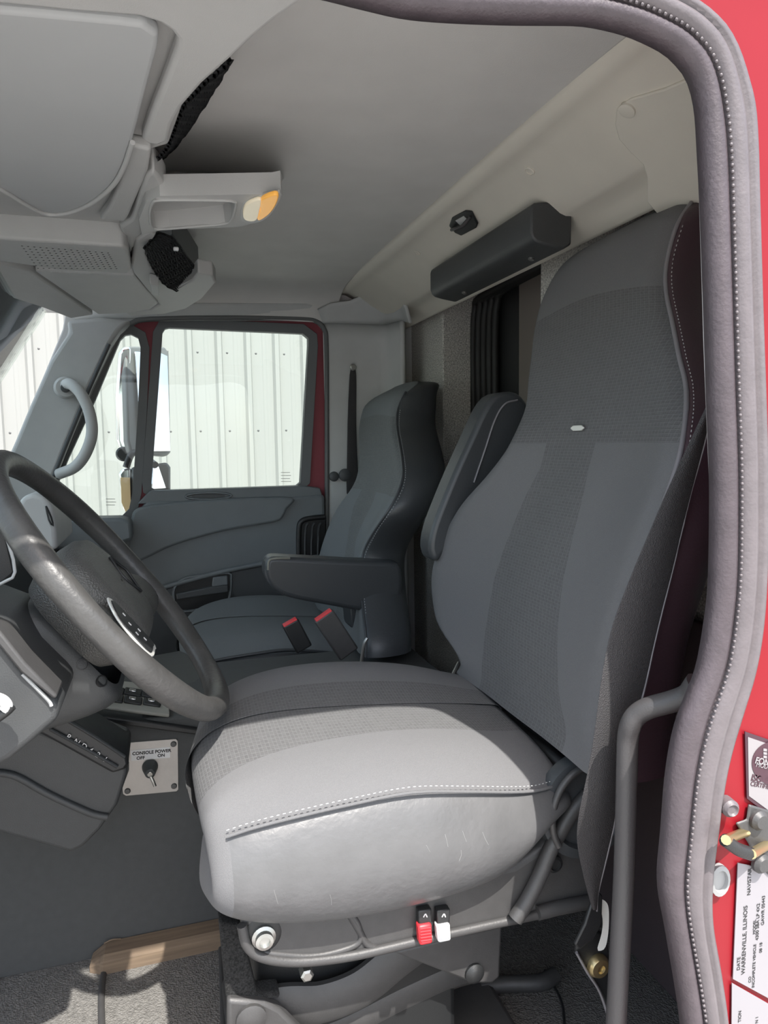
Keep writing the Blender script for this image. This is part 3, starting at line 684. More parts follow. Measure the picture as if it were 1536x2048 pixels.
def make_backrest(parent, X0, Lpx, Rpx, btab, stripL, stripR, zpan, zhead, ztop, zbot, mats, depth, seamz, nrows=46, headdrop=.02, headcurve=.02):
    bf = lambda z: bezier_at(btab, z)
    Lc, Rc, at = seat_back(parent, X0, Lpx, Rpx, None, bf, None, None, None)
    smooth_z = lambda cv, z: sum(at(cv, z+d) for d in (-.02, -.01, 0, .01, .02))/5
    SLc = [upl(x, y, V((X0-.01, 0, 0)), V((1, 0, -PSL))) for x, y in stripL]; SRc = [upl(x, y, V((X0-.01, 0, 0)), V((1, 0, -PSL))) for x, y in stripR]
    zs = [zbot+(ztop-zbot)*i/(nrows-1) for i in range(nrows)]
    # snap rows to the panel boundaries
    ip = min(range(nrows), key=lambda i: abs(zs[i]-zpan)); zs[ip] = zpan
    ih = min(range(nrows), key=lambda i: abs(zs[i]-zhead)); zs[ih] = zhead
    NA, NB = 9, 9
    rows = []; info = []
    for i, z in enumerate(zs):
        yl, yr = smooth_z(Lc, z), smooth_z(Rc, z)
        # round the head off at the top
        t = max(0, (z-(ztop-.05))/.05); shrink = 1-.22*t**2.6
        c = (yl+yr)/2; yl = c+(yl-c)*shrink; yr = c+(yr-c)*shrink
        sl, sr = at(SLc, z), at(SRc, z)
        uL = (sl-yr)/(yl-yr); uR = (sr-yr)/(yl-yr)       # u=0 near seam, 1 far edge
        uL = min(max(uL, .55), .8) if True else uL; uR = min(max(uR, .18), .5)
        if z > zpan: uL0, uR0 = uL, uR
        us = [uR*k/NA for k in range(NA)]+[uR+(uL-uR)*k/NB for k in range(NB)]+[uL+(1-uL)*k/NA for k in range(NA+1)]
        b = bf(z); row = []
        for u in us:
            y = yr+(yl-yr)*u
            e = abs(u-.5)*2
            bol = b*(max(0, (e-.25)/.75))**1.7
            edge = .018*max(0, (e-.86)/.14)**2            # pillow rounding at the seam
            hz = z+(headcurve*math.cos((u-.5)*math.pi) - headcurve*.4)*math.exp(-((z-zhead)/.07)**2) if z > zpan+.03 else z
            x = X0+PSL*hz-bol+edge-.012*math.cos((u-.5)*math.pi)
            x += .05*t**2
            row.append(V((x, y, hz)))
        rows.append(row); info.append((yl, yr, z, b, t))
    K = len(rows[0])
    def mi(i, j):
        if i >= ih: return 1
        if i < ip: return 0 if NA <= j < NA+NB else 1
        return 0
    # order so that faces look to -X : rows go up, columns go near->far
    front = grid('backrest', [r[::-1] for r in rows][::1], [mats[0], mats[1]], parent, midx=lambda i, j: mi(i, K-2-j), mods=[SUB(1)])
    # leather side and back shell: from near seam round the back to the far edge
    sh = []
    for (yl, yr, z, b, t), row in zip(info, rows):
        a, e = row[0], row[-1]; d = depth*(1-.35*t); hz = a.z
        sh.append([a+V((.0, .0005, 0)), a+V((-.006, -.006, 0)), a+V((.006, -.014, 0)), a+V((d*.35, -.022+.004*t, 0)), a+V((d*.75, -.012, 0)), a+V((d, .02, 0)),
                   V((a.x+d+b*.6, (yl+yr)/2, z)), e+V((d, -.02, 0)), e+V((d*.6, .008, 0)), e+V((.01, .006, 0)), e])
    top = sh[-1]; c = sum(top, V((0, 0, 0)))/len(top)
    sh.append([c.lerp(p, .75)+V((0, 0, .010)) for p in top]); sh.append([c.lerp(p, .05)+V((0, 0, .014)) for p in top])
    grid('side_shell', sh, mats[2], parent, mods=[SUB(1)], uv=False)
    # crown closing the top between face and shell
    fr = rows[-1]; cap = [fr, [c.lerp(p, .75)+V((0, 0, .012)) for p in fr], [c.lerp(p, .05)+V((0, 0, .015)) for p in fr]]
    grid('crown', [r[::-1] for r in cap], mats[1], parent, mods=[SUB(1)], uv=False)
    seam = [r[0]+V((-.004, -.003, 0)) for r, (a_, b_, z, c_, t) in zip(rows, info)]
    tube('piping', [seam[i] for i in range(0, len(seam), 2)], .0035, mats[3], parent, 8, n=3)
    stitches('stitching', [p+V((.004, -.0085, 0)) for p in seam[4:-3]], M_thread, parent, .0045, .003, .0007)
    return rows, info
DL = [(1028, 1412), (953, 1358), (895, 1317), (866, 1275), (851, 1225), (845, 1175), (847, 1151), (866, 1080), (903, 1013), (945, 967), (978, 926), (1007, 884), (1028, 838), (1039, 784), (1045, 734), (1053, 672), (1070, 601), (1092, 560), (1125, 505)]
DR = [(1186, 1504), (1194, 1420), (1203, 1350), (1220, 1271), (1237, 1208), (1266, 1125), (1291, 1050), (1318, 973), (1338, 910), (1350, 857), (1352, 816), (1346, 749), (1331, 669), (1320, 601), (1314, 548), (1318, 502), (1330, 470)]
DS_L = [(966, 1345), (968, 1290), (975, 1240), (990, 1160), (1010, 1100), (1040, 1030), (1065, 980), (1090, 935)]
DS_R = [(1150, 1480), (1130, 1400), (1122, 1300), (1122, 1230), (1128, 1160), (1145, 1080), (1165, 1000), (1180, 930)]
X0 = .656
ds = thing('truck_seat', 'near driver seat with patterned grey cloth centre and pale worn side bolster', 'seat', (.30, 1.03, -1.0))
dbt = [(-.45, .015), (-.36, .045), (-.25, .070), (-.12, .075), (.0, .055), (.08, .025), (.2, .012), (.4, .004)]
rows_d, info_d = make_backrest(ds, X0, DL, DR, dbt, DS_L, DS_R, -.008, .235, .378, -.435, [M_pat, M_fab, M_flare_vinyl, M_piping], .13, None)
def near_front(rows, px, py):   # find point of the front grid on this pixel ray
    best = None; r = ray(px, py).normalized()
    for row in rows:
        for p in row:
            d = (p-r*p.dot(r)).length/p.length
            if best is None or d < best[0]: best = (d, p)
    return best[1]
tg = near_front(rows_d, 1161, 856); tgp = upl(1161, 856, tg, V((1, 0, -PSL)))
prism('maker_tag', [tgp+V((-.004, a, PSL*0+b)) for a, b in [(-.019, -.001), (-.012, -.0045), (.012, -.0045), (.019, -.001), (.019, .001), (.012, .0045), (-.012, .0045), (-.019, .001)]], (-.003, 0, 0), M_tag, ds, .001)
# cushion: sections along X
def make_cushion(parent, xs, mats, name='cushion'):
    """xs: list of (x, y_near, y_far, z_bot, z_seam, z_bn, z_c, z_bf, z_seamf)"""
    P = []
    for (x, yn, yf, zb_, zs, zbn, zc, zbf, zsf, xo) in xs:
        w_ = yf-yn; bd = [.035, .040, .050, .068, .095, .118, .132, .140, .140, .135, .130, .125][min(len(P), 11)]; q5 = min(.04, bd*.45); q6 = min(.09, bd*.72)
        sec = [(.06, zb_, 0), (.012, zb_+.012, 0), (-.012, (zb_+zs)/2-.01, 0), (-.008, (zb_*.3+zs*.7), 0), (.012, zs, 0), (q5, zs+(zbn-zs)*.55, 0), (q6, zbn, 0), (bd, zbn*.75+zc*.25, 0), (.20, zbn*.35+zc*.65, 0), (.27, zc-.001, 0), (w_*.5, zc, 0), (w_-.20, zc*.9+zbf*.1, 0), (w_-.15, zc*.5+zbf*.5, 0), (w_-.09, zbf, 0), (w_-.04, zbf*.7+zsf*.3, 0), (w_-.01, zsf, 0), (w_+.008, zsf*.6+zb_*.4, 0), (w_-.01, zb_+.01, 0), (w_-.06, zb_, 0)]
        P.append([V((x+xo*abs((yy/w_)-.42)*2, yn+yy, zz)) for yy, zz, _ in sec])
    return P
#      x     yn    yf    zbot  zseam  zbn   zc    zbf   zseamf
cu = [(.012, .845, 1.13, -.525, -.500, -.492, -.486, -.490, -.498, .030),
      (.004, .825, 1.17, -.550, -.485, -.466, -.458, -.462, -.475, .030),
      (.012, .812, 1.20, -.568, -.470, -.446, -.434, -.436, -.455, .028),
      (.035, .803, 1.225, -.580, -.460, -.430, -.416, -.416, -.436, .022),
      (.075, .798, 1.245, -.592, -.452, -.420, -.404, -.400, -.422, .012),
      (.13, .795, 1.26, -.603, -.446, -.414, -.400, -.388, -.412, .004),
      (.20, .795, 1.265, -.612, -.442, -.410, -.403, -.380, -.408, 0),
      (.28, .795, 1.265, -.614, -.440, -.410, -.409, -.382, -.410, 0),
      (.36, .797, 1.265, -.610, -.453, -.418, -.417, -.392, -.418, 0),
      (.42, .802, 1.265, -.600, -.466, -.430, -.425, -.405, -.428, 0),
      (.462, .812, 1.265, -.570, -.476, -.442, -.433, -.418, -.440, 0),
      (.500, .826, 1.26, -.530, -.482, -.452, -.440, -.430, -.450, 0),
      (.550, .845, 1.25, -.510, -.486, -.462, -.448, -.440, -.460, 0)]
P = make_cushion(ds, cu, None)
K = len(P[0])
def mi_c(i, j):
    # near skirt 0-3 vinyl, 7..11 pattern
    if i <= 3 and j <= 3: return 1
    if j <= 3 or j >= 15: return 2
    return 0 if 7 <= j <= 11 else 1
cap0 = [V((.03, p.y*.6+.40, -.515)) for p in P[0]]
cap1 = [V((.46, p.y*.5+.52, -.52)) for p in P[-1]]
PP = [cap0]+P+[cap1]
cush = grid('cushion', PP, [M_pat, M_fab, M_leather], ds, midx=lambda i, j: mi_c(i, j), mods=[SUB(2)])
sm = [p[4]+V((0, -.002, .002)) for p in P]
def surf(px, py):
    bpy.context.view_layer.update(); dg = bpy.context.evaluated_depsgraph_get()
    o_ = V((0, 0, 0)); d_ = ray(px, py).normalized()
    for _ in range(6):
        ok, loc, nr, ix, ob, mt_ = bpy.context.scene.ray_cast(dg, o_, d_)
        if not ok or loc.y > .62: return loc, nr
        o_ = loc+d_*.002
    return loc, nr
tube('seam_piping', sm[3:], .0022, M_fab, ds, 8, n=4)
stitches('seam_stitching', [p+V((0, .004, .0055)) for p in smoothpath(sm[3:-1], 6)], M_thread, ds, .0045, .003, .0007)
for x, y, dx_, dy_ in ((890, 1668, 6, 26), (925, 1662, 8, 22), (965, 1664, 12, 26), (922, 1700, -4, 22), (852, 1690, 8, 14), (578, 1655, 1, 14), (548, 1780, 8, 28), (660, 1790, 3, 20)):
    a_ = surf(x, y)[0]; b_ = surf(x+dx_, y+dy_)[0]; c_ = surf(x+dx_*.3+1.5, y+dy_*.5)[0]
    tube('scuff_mark', [a_, c_, b_], .00045, mat('scuffed_vinyl', g(120), .7), ds, 5, n=3)
# rear continuation of the cushion under the backrest
prism('cushion_rear', [V((.50, .86, -.50)), V((.50, 1.22, -.48)), V((.66, 1.22, -.48)), V((.66, .86, -.50))], (0, 0, -.07), M_slate, ds, .015, 3)
# seat pan side moulding
YP = .845
pan = [(478, 1820), (484, 1862), (492, 1895), (512, 1915), (545, 1926), (610, 1929), (700, 1918), (840, 1887), (1000, 1850), (1120, 1822), (1190, 1806), (1195, 1760), (1190, 1560), (1150, 1540), (1130, 1600), (1090, 1690), (1030, 1730), (900, 1760), (650, 1790)]
prism('seat_pan', A(pan, YP), (0, .35, 0), M_metal, ds, .01, 3)
rim_p = [(484, 1850), (494, 1890), (520, 1912), (570, 1922), (630, 1921), (720, 1908), (850, 1878), (1000, 1845), (1110, 1822), (1190, 1805)]
tube('pan_lip', A(rim_p, YP-.002), .0065, M_metal, ds, 10)
tube('pan_rib', A([(700, 1830), (718, 1860), (735, 1888), (770, 1896), (840, 1878)], YP+.001), .005, M_metal, ds, 8)
tube('pan_rib', A([(520, 1905), (620, 1912), (690, 1898), (720, 1880), (716, 1850), (704, 1830)], YP+.001), .0045, M_metal, ds, 8)
tube('recliner_arm', [uy(x, y, YP-.012) for x, y in [(1030, 1838), (1055, 1800), (1080, 1750), (1105, 1690), (1140, 1630), (1175, 1590)]], .011, M_metal, ds, 10)
tube('recliner_brace', [uy(x, y, YP-.006) for x, y in [(1075, 1826), (1120, 1815), (1190, 1802)]], .010, M_metal, ds, 10)
lathe('pan_bolt', uy(527, 1872, YP-.002), (0, -1, 0), [(.015, 0), (.015, .004), (.011, .006), (.011, .012), (.007, .013), (.007, .010)], M_bolt, ds, 20)
lathe('bolt_cup', uy(524, 1866, YP+.004), (0, -1, 0), [(.024, -.004), (.024, .004), (.020, .006)], M_black, ds, 24)
lathe('recliner_bolt', uy(1106, 1725, YP-.004), (0, -1, 0), [(.012, 0), (.012, .006), (.008, .008), (.007, .005)], M_black, ds, 18)
# recliner / lumbar knob wheel
kc = uy(1200, 1640, .80)
lathe('recliner_knob', kc+V((.005, .045, .0)), (0, -1, 0), [(.075, -.01), (.078, .0), (.075, .012), (.060, .016), (.056, .008), (.02, .008), (.018, .016)], M_slate, ds, 32)
tube('recliner_hoop', [kc+V((.062*math.cos(a), .02, .070*math.sin(a))) for a in [math.radians(d) for d in range(70, 215, 12)]], .005, M_metal, ds, 8)
# air controls
for (px, m_, nm) in ((850, M_redp, 'red rocker switch'), (887, M_white, 'white rocker switch')):
    q = uy(px, 1870, YP-.018)
    rk_ = prism('rocker_switch', [uy(px-13, 1853, YP-.018), uy(px+14, 1848, YP-.018), uy(px+16, 1888-(px-850)*.15, YP-.022), uy(px-10, 1893-(px-850)*.15, YP-.022)], (0, .014, 0), m_, ds, .003); rk_['label'] = nm
    for k in range(5): tube('grip_rib', [uy(px-10+k*.4, 1858+k*6-(px-850)*.13, YP-.0195-.0007*k), uy(px+11+k*.5, 1855+k*6-(px-850)*.13, YP-.0195-.0007*k)], .0009, m_, ds, 5, smoothp=False)
    prism('switch_socket', [uy(px-13, 1822, YP-.012), uy(px+14, 1818, YP-.012), uy(px+13, 1850, YP-.014), uy(px-12, 1854, YP-.014)], (0, .012, 0), M_black, ds, .002)
    tube('air_symbol', [uy(px-3, 1834, YP-.0125), uy(px+1, 1828, YP-.0125), uy(px+4, 1834, YP-.0125)], .0009, M_letter, ds, 5)
# suspension base
prism('scissor_plate', A([(785, 1905), (1005, 1850), (1000, 1955), (985, 1968), (945, 1968), (900, 1950)], .90), (0, .015, 0), M_metal, ds, .004)
lathe('scissor_bolt', uy(948, 1945, .90), (0, -1, 0), [(.015, 0), (.015, .004), (.010, .008), (.006, .010)], M_black, ds, 18)
tube('scissor_arm', [uy(x, y, .93) for x, y in [(470, 2030), (560, 2010), (640, 2005), (720, 1975), (790, 1920), (830, 1890)]], .026, M_metal, ds, 10, squash=(.5, 1.2))
tube('scissor_arm', [uy(x, y, .96) for x, y in [(560, 2090), (680, 2050), (800, 1990), (900, 1945), (950, 1930)]], .026, M_metal, ds, 10, squash=(.5, 1.1))
prism('base_bracket', A([(455, 2000), (530, 2005), (560, 2020), (620, 2080), (620, 2150), (455, 2150)], .89), (0, .02, 0), M_metal, ds, .005)
lathe('bracket_bolt', uy(502, 2035, .89), (0, -1, 0), [(.020, 0), (.020, .005), (.010, .010)], M_metal, ds, 20)
lathe('hex_bolt', uy(613, 1946, .885), (0, -1, 0), [(.009, -.01), (.009, .006), (.006, .008)], M_bolt, ds, 6)
M_grit = mat('gritty_felt', g(40), 1, bump=('noise', 900, 1.5), var=.9, vscale=420)
prism('suspension_skirt', A([(438, 1845), (480, 1850), (515, 1990), (560, 1985), (560, 1998), (470, 2008), (452, 1998)], .90), (0, .03, 0), M_grit, ds, .004)
prism('suspension_box', [V((.09, .95, -.66)), V((.40, .95, -.66)), V((.40, 1.2, -.66)), V((.09, 1.2, -.66))], (0, 0, -.34), M_black, ds, .01)
prism('suspension_foot', [V((.06, .90, -.96)), V((.52, .90, -.96)), V((.52, 1.24, -.96)), V((.06, 1.24, -.96))], (0, 0, -.04), M_metal, ds, .01)
# raised armrest on the far side of the driver seat
ar = [(1036, 786), (1005, 784), (985, 794), (966, 822), (945, 868), (912, 940), (885, 1005), (868, 1050), (860, 1085), (862, 1110), (880, 1120), (960, 1000), (1040, 880), (1060, 820)]
prism('armrest', resample(smoothpath(A(ar, 1.33), 4, True), 60, True), (0, .065, 0), M_slate, ds, .018, 4)
tube('armrest_piping', A([(1035, 800), (1010, 808), (990, 840), (970, 900), (948, 965)], 1.327), .0022, M_piping, ds, 6)
tube('recliner_rod', [uy(918, 1326, 1.24), uy(906, 1350, 1.22)], .004, M_bolt, ds, 8)
# ---------------- passenger seat
ps = thing('truck_seat', 'far passenger seat in plain dark cloth and vinyl with a lowered armrest', 'seat', (.30, 2.03, -1.0))
PL = [(640, 1290), (618, 1200), (626, 1119), (629, 1105), (647, 1051), (672, 1004), (694, 979), (708, 951), (712, 915), (711, 861), (715, 836), (726, 800), (745, 780)]
PR = [(722, 1290), (712, 1200), (710, 1117), (729, 1076), (762, 1029), (785, 986), (796, 951), (794, 925), (789, 890), (783, 850), (785, 820), (790, 795)]
PS_L = [(680, 1200), (690, 1112), (700, 1060), (712, 1020), (722, 990)]
PS_R = [(700, 1200), (712, 1080), (728, 1040), (740, 1010), (748, 990)]
make_backrest(ps, .60, PL, PR, [(-.6, .02), (-.3, .06), (-.2, .06), (-.1, .03), (.1, .01)], PS_L, PS_R, -.135, .075, .165, -.50, [M_patp, M_fabd, M_slate, M_slate], .13, None, nrows=30, headcurve=.012)
prism('maker_tag', [uy(x, y, 1.965) for x, y in [(739, 967), (749, 968), (753, 971), (749, 972), (740, 970)]], (-.003, -.002, 0), M_tag, ps, 0)
cp = [(x, yn+.985-.01, yf+.985-.01, zb_-.09, zs-.09, zbn-.085, zc-.085, zbf-.075, zsf-.085, xo) for (x, yn, yf, zb_, zs, zbn, zc, zbf, zsf, xo) in cu]
P = make_cushion(ps, cp, None); PP = [[V((.03, p.y*.6+.8, -.605)) for p in P[0]]]+P+[[V((.46, p.y*.5+1.0, -.61)) for p in P[-1]]]
grid('cushion', PP, [M_patp, M_fabd, M_slate], ps, midx=lambda i, j: 1 if 4 <= j <= 14 else 2, mods=[SUB(2)])
tube('seam_piping', [p[4]+V((0, -.003, .002)) for p in P][1:], .0045, M_slate, ps, 8, n=4)
prism('seat_base', [V((.08, 1.82, -.68)), V((.50, 1.82, -.68)), V((.50, 2.22, -.68)), V((.08, 2.22, -.68))], (0, 0, -.32), M_black, ps, .02)
pa = [(531, 1150), (533, 1122), (545, 1114), (600, 1116), (700, 1121), (790, 1125), (803, 1133), (806, 1175), (795, 1205), (770, 1220), (735, 1224), (660, 1212), (580, 1196), (548, 1180)]
prism('armrest', resample(smoothpath(A(pa, 1.64), 4, True), 60, True), (0, .07, 0), M_slate, ps, .014, 4)
tube('armrest_worn_edge', A([(536, 1140), (538, 1122), (550, 1117), (580, 1116)], 1.642), .003, mat('worn_edge', g(120, (1, 1, .85)), .5), ps, 6)
prism('hinge_cover', A([(700, 1200), (800, 1190), (800, 1262), (780, 1276), (735, 1276), (706, 1262)], 1.72), (0, .10, 0), M_slate, ps, .01)
# ================================================================ STEERING WHEEL
WC = V((-.0735, 1.068, -.198)); th = math.radians(37.4); ph = math.radians(-2.1)
WN = V((math.cos(th)*math.cos(ph), math.cos(th)*math.sin(ph), math.sin(th)))
WU = V((0, 1, 0)).cross(WN).normalized()      # in-plane, fore-aft/vertical
WV = WN.cross(WU).normalized()
if WU.z > 0: WU = -WU; 
sw = thing('steering_wheel', 'worn dark leather steering wheel in front of the driver seat', 'steering wheel', WC-WN*.08)
R_ = .2235
def wp(a, r=R_, h=0): return WC+(WU*math.cos(a)+WV*math.sin(a))*r+WN*h
vs, fs = [], []; NS, NK = 96, 16
for i in range(NS):
    a = 2*math.pi*i/NS; c = wp(a); rad = (c-WC).normalized()
    grip = 1+.04*math.cos(6*a)
    for k in range(NK):
        q = 2*math.pi*k/NK; rr = .0172*grip; fs_ = 1-.05*math.cos(3*q)
        vs.append(c+rad*math.cos(q)*rr*fs_+WN*math.sin(q)*rr*1.0)
for i in range(NS):
    for k in range(NK): fs.append([i*NK+k, i*NK+(k+1) % NK, ((i+1) % NS)*NK+(k+1) % NK, ((i+1) % NS)*NK+k])
obj('rim', vs, fs, M_wheel, sw, True)
def wpl(px, py, h=0): return upl(px, py, WC+WN*h, WN)
def local(p):
    d = p-WC; return d.dot(WU), d.dot(WV), d.dot(WN)
# hub pad: rounded body lofted along the wheel axis
def hub_ring(h, su, sv_, e=3.2, n=48, off=(0, 0)):
    r = []
    for k in range(n):
        a = 2*math.pi*k/n; cu_, cv = math.cos(a), math.sin(a)
        u = math.copysign(abs(cu_)**(2/e), cu_)*su; v = math.copysign(abs(cv)**(2/e), cv)*sv_
        r.append(WC+WU*(u+off[0])+WV*(v+off[1])+WN*h)
    return r
SV = 1 if WV.y > 0 else -1    # +1: WV points to the passenger side
hub = [hub_ring(-.075, .075, .085), hub_ring(-.06, .082, .098), hub_ring(-.03, .086, .108), hub_ring(-.008, .084, .108), hub_ring(.004, .076, .100), hub_ring(.010, .058, .080), hub_ring(.012, .02, .03), hub_ring(.012, .002, .003)]
grid('hub_pad', hub, M_hub, sw, closed=True, uv=False)
for s in (-1, 1):
    # side spokes, slightly towards the driver's lap
    P = []
    for f in (0, .25, .5, .75, 1):
        r0 = .085+f*(R_-.10); wdt = .052*(1-f)+.030*f+.010*(1-abs(2*f-1)); hh = -.012*(1-f); a0 = WC+WV*s*r0*.97+WU*(.030+.030*f)
        P.append([a0-WU*wdt+WN*(hh-.018), a0-WU*wdt*.95+WN*(hh+.002), a0-WU*wdt*.5+WN*(hh+.008), a0+WU*wdt*.5+WN*(hh+.008), a0+WU*wdt*.95+WN*(hh+.002), a0+WU*wdt+WN*(hh-.018)])
    grid('spoke', P if s > 0 else [r[::-1] for r in P], M_hub, sw, mods=[SOL(.012, -1), SUB(1)], uv=False)
    if s == SV: continue
    # button cluster with bright bezel
    c0 = WC+WV*s*.135+WU*.040+WN*.0045
    bz = [c0+WU*u+WV*s*v for u, v in [(-.042, -.026), (-.036, .006), (-.014, .028), (.018, .034), (.040, .028), (.043, -.010), (.038, -.028)]]
    prism('button_bezel', resample(smoothpath(bz, 3, True), 28, True), WN*.003, M_tag, sw, .001)
    c1 = c0+WN*.0015
    prism('button_panel', resample(smoothpath([c1+(p-c0)*.88 for p in bz], 3, True), 28, True), WN*.003, M_black, sw, .001)
    for u, v in [(-.018, -.008), (-.006, .004), (.008, .012), (.010, -.010), (.022, .000)]:
        cc = c1+WU*u+WV*s*v+WN*.0032
        box('button_mark', cc, (.005, .003, .001), M_letter, sw, rot=Matrix((WU, WV, WN)).transposed(), bev=0)
# diamond outline emblem recess on the hub
ex, ey, eh = local(surf(250, 1150)[0])
for pts in ([(-.034, 0), (-.004, -.026), (.004, -.026), (.034, 0)], [(-.034, 0), (-.004, .026), (.004, .026), (.034, 0)]):
    tube('emblem_outline', [WC+WU*(ex+u)+WV*(ey+v)+WN*(eh+.0015) for u, v in pts], .0022, M_black, sw, 6, smoothp=False)
# steering column shroud
sc_ = thing('steering_column', 'dark plastic steering column shroud behind the wheel', 'steering column', WC-WN*.30)
sh = []
for h, su, sv_, off in ((-.078, .075, .070, .03), (-.085, .095, .078, .034), (-.13, .096, .082, .020), (-.18, .085, .084, .006), (-.23, .075, .084, -.01), (-.28, .06, .08, -.02), (-.33, .05, .07, -.02)):
    sh.append(hub_ring(h, su, sv_, 4.5, 48, (off, 0)))
grid('shroud', sh[::-1], M_dash, sc_, closed=True, uv=False, mods=[SUB(1)])
def surf(px, py):
    bpy.context.view_layer.update(); dg = bpy.context.evaluated_depsgraph_get()
    ok, loc, nr, ix, ob, mt_ = bpy.context.scene.ray_cast(dg, V((0, 0, 0)), ray(px, py).normalized())
    return loc, nr
for px, py in ((165, 1329), (204, 1362)):
    q, nr = surf(px, py)
    lathe('screw_well', q, nr, [(.008, -.003), (.008, .0008), (.0065, .001), (.006, -.001)], M_black, sc_, 16)
tube('turn_signal_stalk', [WC-WN*.14+WV*(-SV)*.08, WC-WN*.15+WV*(-SV)*.17+WU*-.01, WC-WN*.155+WV*(-SV)*.22], .007, M_black, sc_, 8)
# ================================================================ DASH
db = thing('dashboard', 'dark slate truck dashboard under the windshield', 'dashboard', (-.5, 1.5, -.9))
prf = [(-.80, -.30), (-.62, -.235), (-.42, -.205), (-.33, -.215), (-.30, -.235), (-.305, -.33), (-.33, -.40), (-.36, -.455), (-.42, -.475), (-.80, -.475)]
prism('dash_body', [V((x, 1.30, z)) for x, z in prf], (0, 1.0, 0), M_doord, db, .02, 4)
prism('dash_body', [V((x-.03, .66, z+.0)) for x, z in prf], (0, .66, 0), M_doord, db, .02, 4)
prism('dash_end_pad', A([(95, 1046), (130, 1038), (240, 1036), (262, 1042), (266, 1080), (200, 1100), (90, 1100)], 2.20), (0, .1, 0), M_door, db, .01)
# instrument binnacle and far gauge hood
prism('gauge_hood', A([(34, 1010), (46, 992), (66, 986), (88, 992), (104, 1012), (112, 1060), (115, 1100), (30, 1100)], 1.52), (0, .26, 0), M_trim, db, .02, 4)
tube('hood_emblem', A([(92, 1012), (102, 1034), (106, 1052), (98, 1040), (92, 1012)], 1.515), .0018, M_black, db, 5, n=2)
prism('instrument_panel', A([(-220, 1000), (-30, 1010), (12, 1060), (32, 1146), (-10, 1180), (-220, 1330)], 1.02), (0, .02, 0), M_black, db, .004)
tube('panel_bezel', A([(-20, 1018), (8, 1062), (30, 1144), (0, 1168), (-60, 1210)], 1.015), .0022, M_trim, db, 6, n=3)
# knee panel under the column
kp_ = thing('knee_panel', 'grey-brown lower dash panel under the steering column at the left edge', 'panel', uy(40, 1520, .86))
prism('panel', A([(-190, 1200), (0, 1268), (45, 1335), (105, 1392), (121, 1412), (115, 1440), (62, 1486), (20, 1520), (0, 1530), (-190, 1550)], .86), (0, .22, 0), M_dash, kp_, .008, 3)
tube('panel_seam', A([(45, 1348), (75, 1378), (98, 1402), (103, 1412)], .857), .0022, M_trim, kp_, 6)
prism('upper_rail', A([(-120, 1210), (0, 1262), (50, 1325), (116, 1392), (108, 1400), (40, 1345), (-5, 1290), (-120, 1240)], .85), (0, .05, 0), M_metal, kp_, .004)
tube('white_lever', A([(-20, 1392), (4, 1400), (14, 1412), (8, 1420)], .83), .006, M_white, kp_, 10)
tube('black_lever', A([(-10, 1440), (12, 1424), (24, 1412)], .83), .005, M_black, kp_, 8)
# transmission selector box
ts = thing('gear_selector', 'black gear selector box with printed gear positions beside the power plate', 'gear selector', uy(130, 1700, 1.22))
yg = 1.20
prism('selector_body', A([(-60, 1478), (0, 1500), (75, 1460), (250, 1528), (256, 1542), (249, 1566), (235, 1610), (200, 1660), (165, 1695), (140, 1706), (100, 1694), (-60, 1650)], yg), (0, .16, 0), M_dash, ts, .012, 4)
tube('body_crease', A([(-20, 1545), (30, 1552), (100, 1590), (180, 1626), (215, 1634)], yg-.002), .006, M_dash, ts, 8)
prism('selector_track', A([(80, 1452), (95, 1436), (118, 1426), (254, 1512), (258, 1528), (250, 1540), (225, 1548), (80, 1468)], yg-.012), (0, .10, 0), M_black, ts, .005)
tube('track_ridge', A([(100, 1458), (170, 1496), (235, 1534)], yg-.014), .003, M_dash, ts, 6)
tube('track_ridge', A([(120, 1432), (190, 1474), (250, 1514)], yg-.014), .003, M_dash, ts, 6)
a_, b_ = uy(130, 1466, yg-.0135), uy(230, 1524, yg-.0135); dv = (b_-a_).normalized()
for k, ch_ in enumerate('RND421'):
    f = (133-130+k*15.2)/100
    text('gear_letter', ch_, uy(130+k*14.8, 1476+k*9.0, yg-.0150), dv, V((-dv.z, 0, dv.x)), .0125, M_letter, ts)
lathe('track_screw', uy(108, 1444, yg-.012), (0, -1, 0), [(.006, 0), (.006, .003), (.004, .004)], M_bolt, ts, 12)
# ================================================================ ENGINE / CENTRE CONSOLE
YC = 1.41
cc = thing('centre_console', 'tall dark console box standing between the two seats', 'console', (0, 1.56, -1.0))
zt = uy(200, 1440, YC).z
prism('console_box', [V((-.75, YC, -1.0)), V((.60, YC, -1.0)), V((.60, YC, -.535)), V((.0, YC, zt-.012)), V((-.20, YC, zt)), V((-.75, YC, zt))], (0, .34, 0), M_console, cc, .006)
prism('console_lip', A([(120, 1424), (200, 1432), (300, 1445), (420, 1462), (420, 1474), (300, 1458), (200, 1444), (120, 1436)], YC-.012), (0, .05, 0), M_black, cc, .003)
prism('console_top_pad', [uy(110, 1420, 1.42), uy(430, 1452, 1.42), uy(430, 1330, 1.72), uy(360, 1300, 1.78), uy(150, 1340, 1.72)], (0, .0, -.02), M_dash, cc, .004)
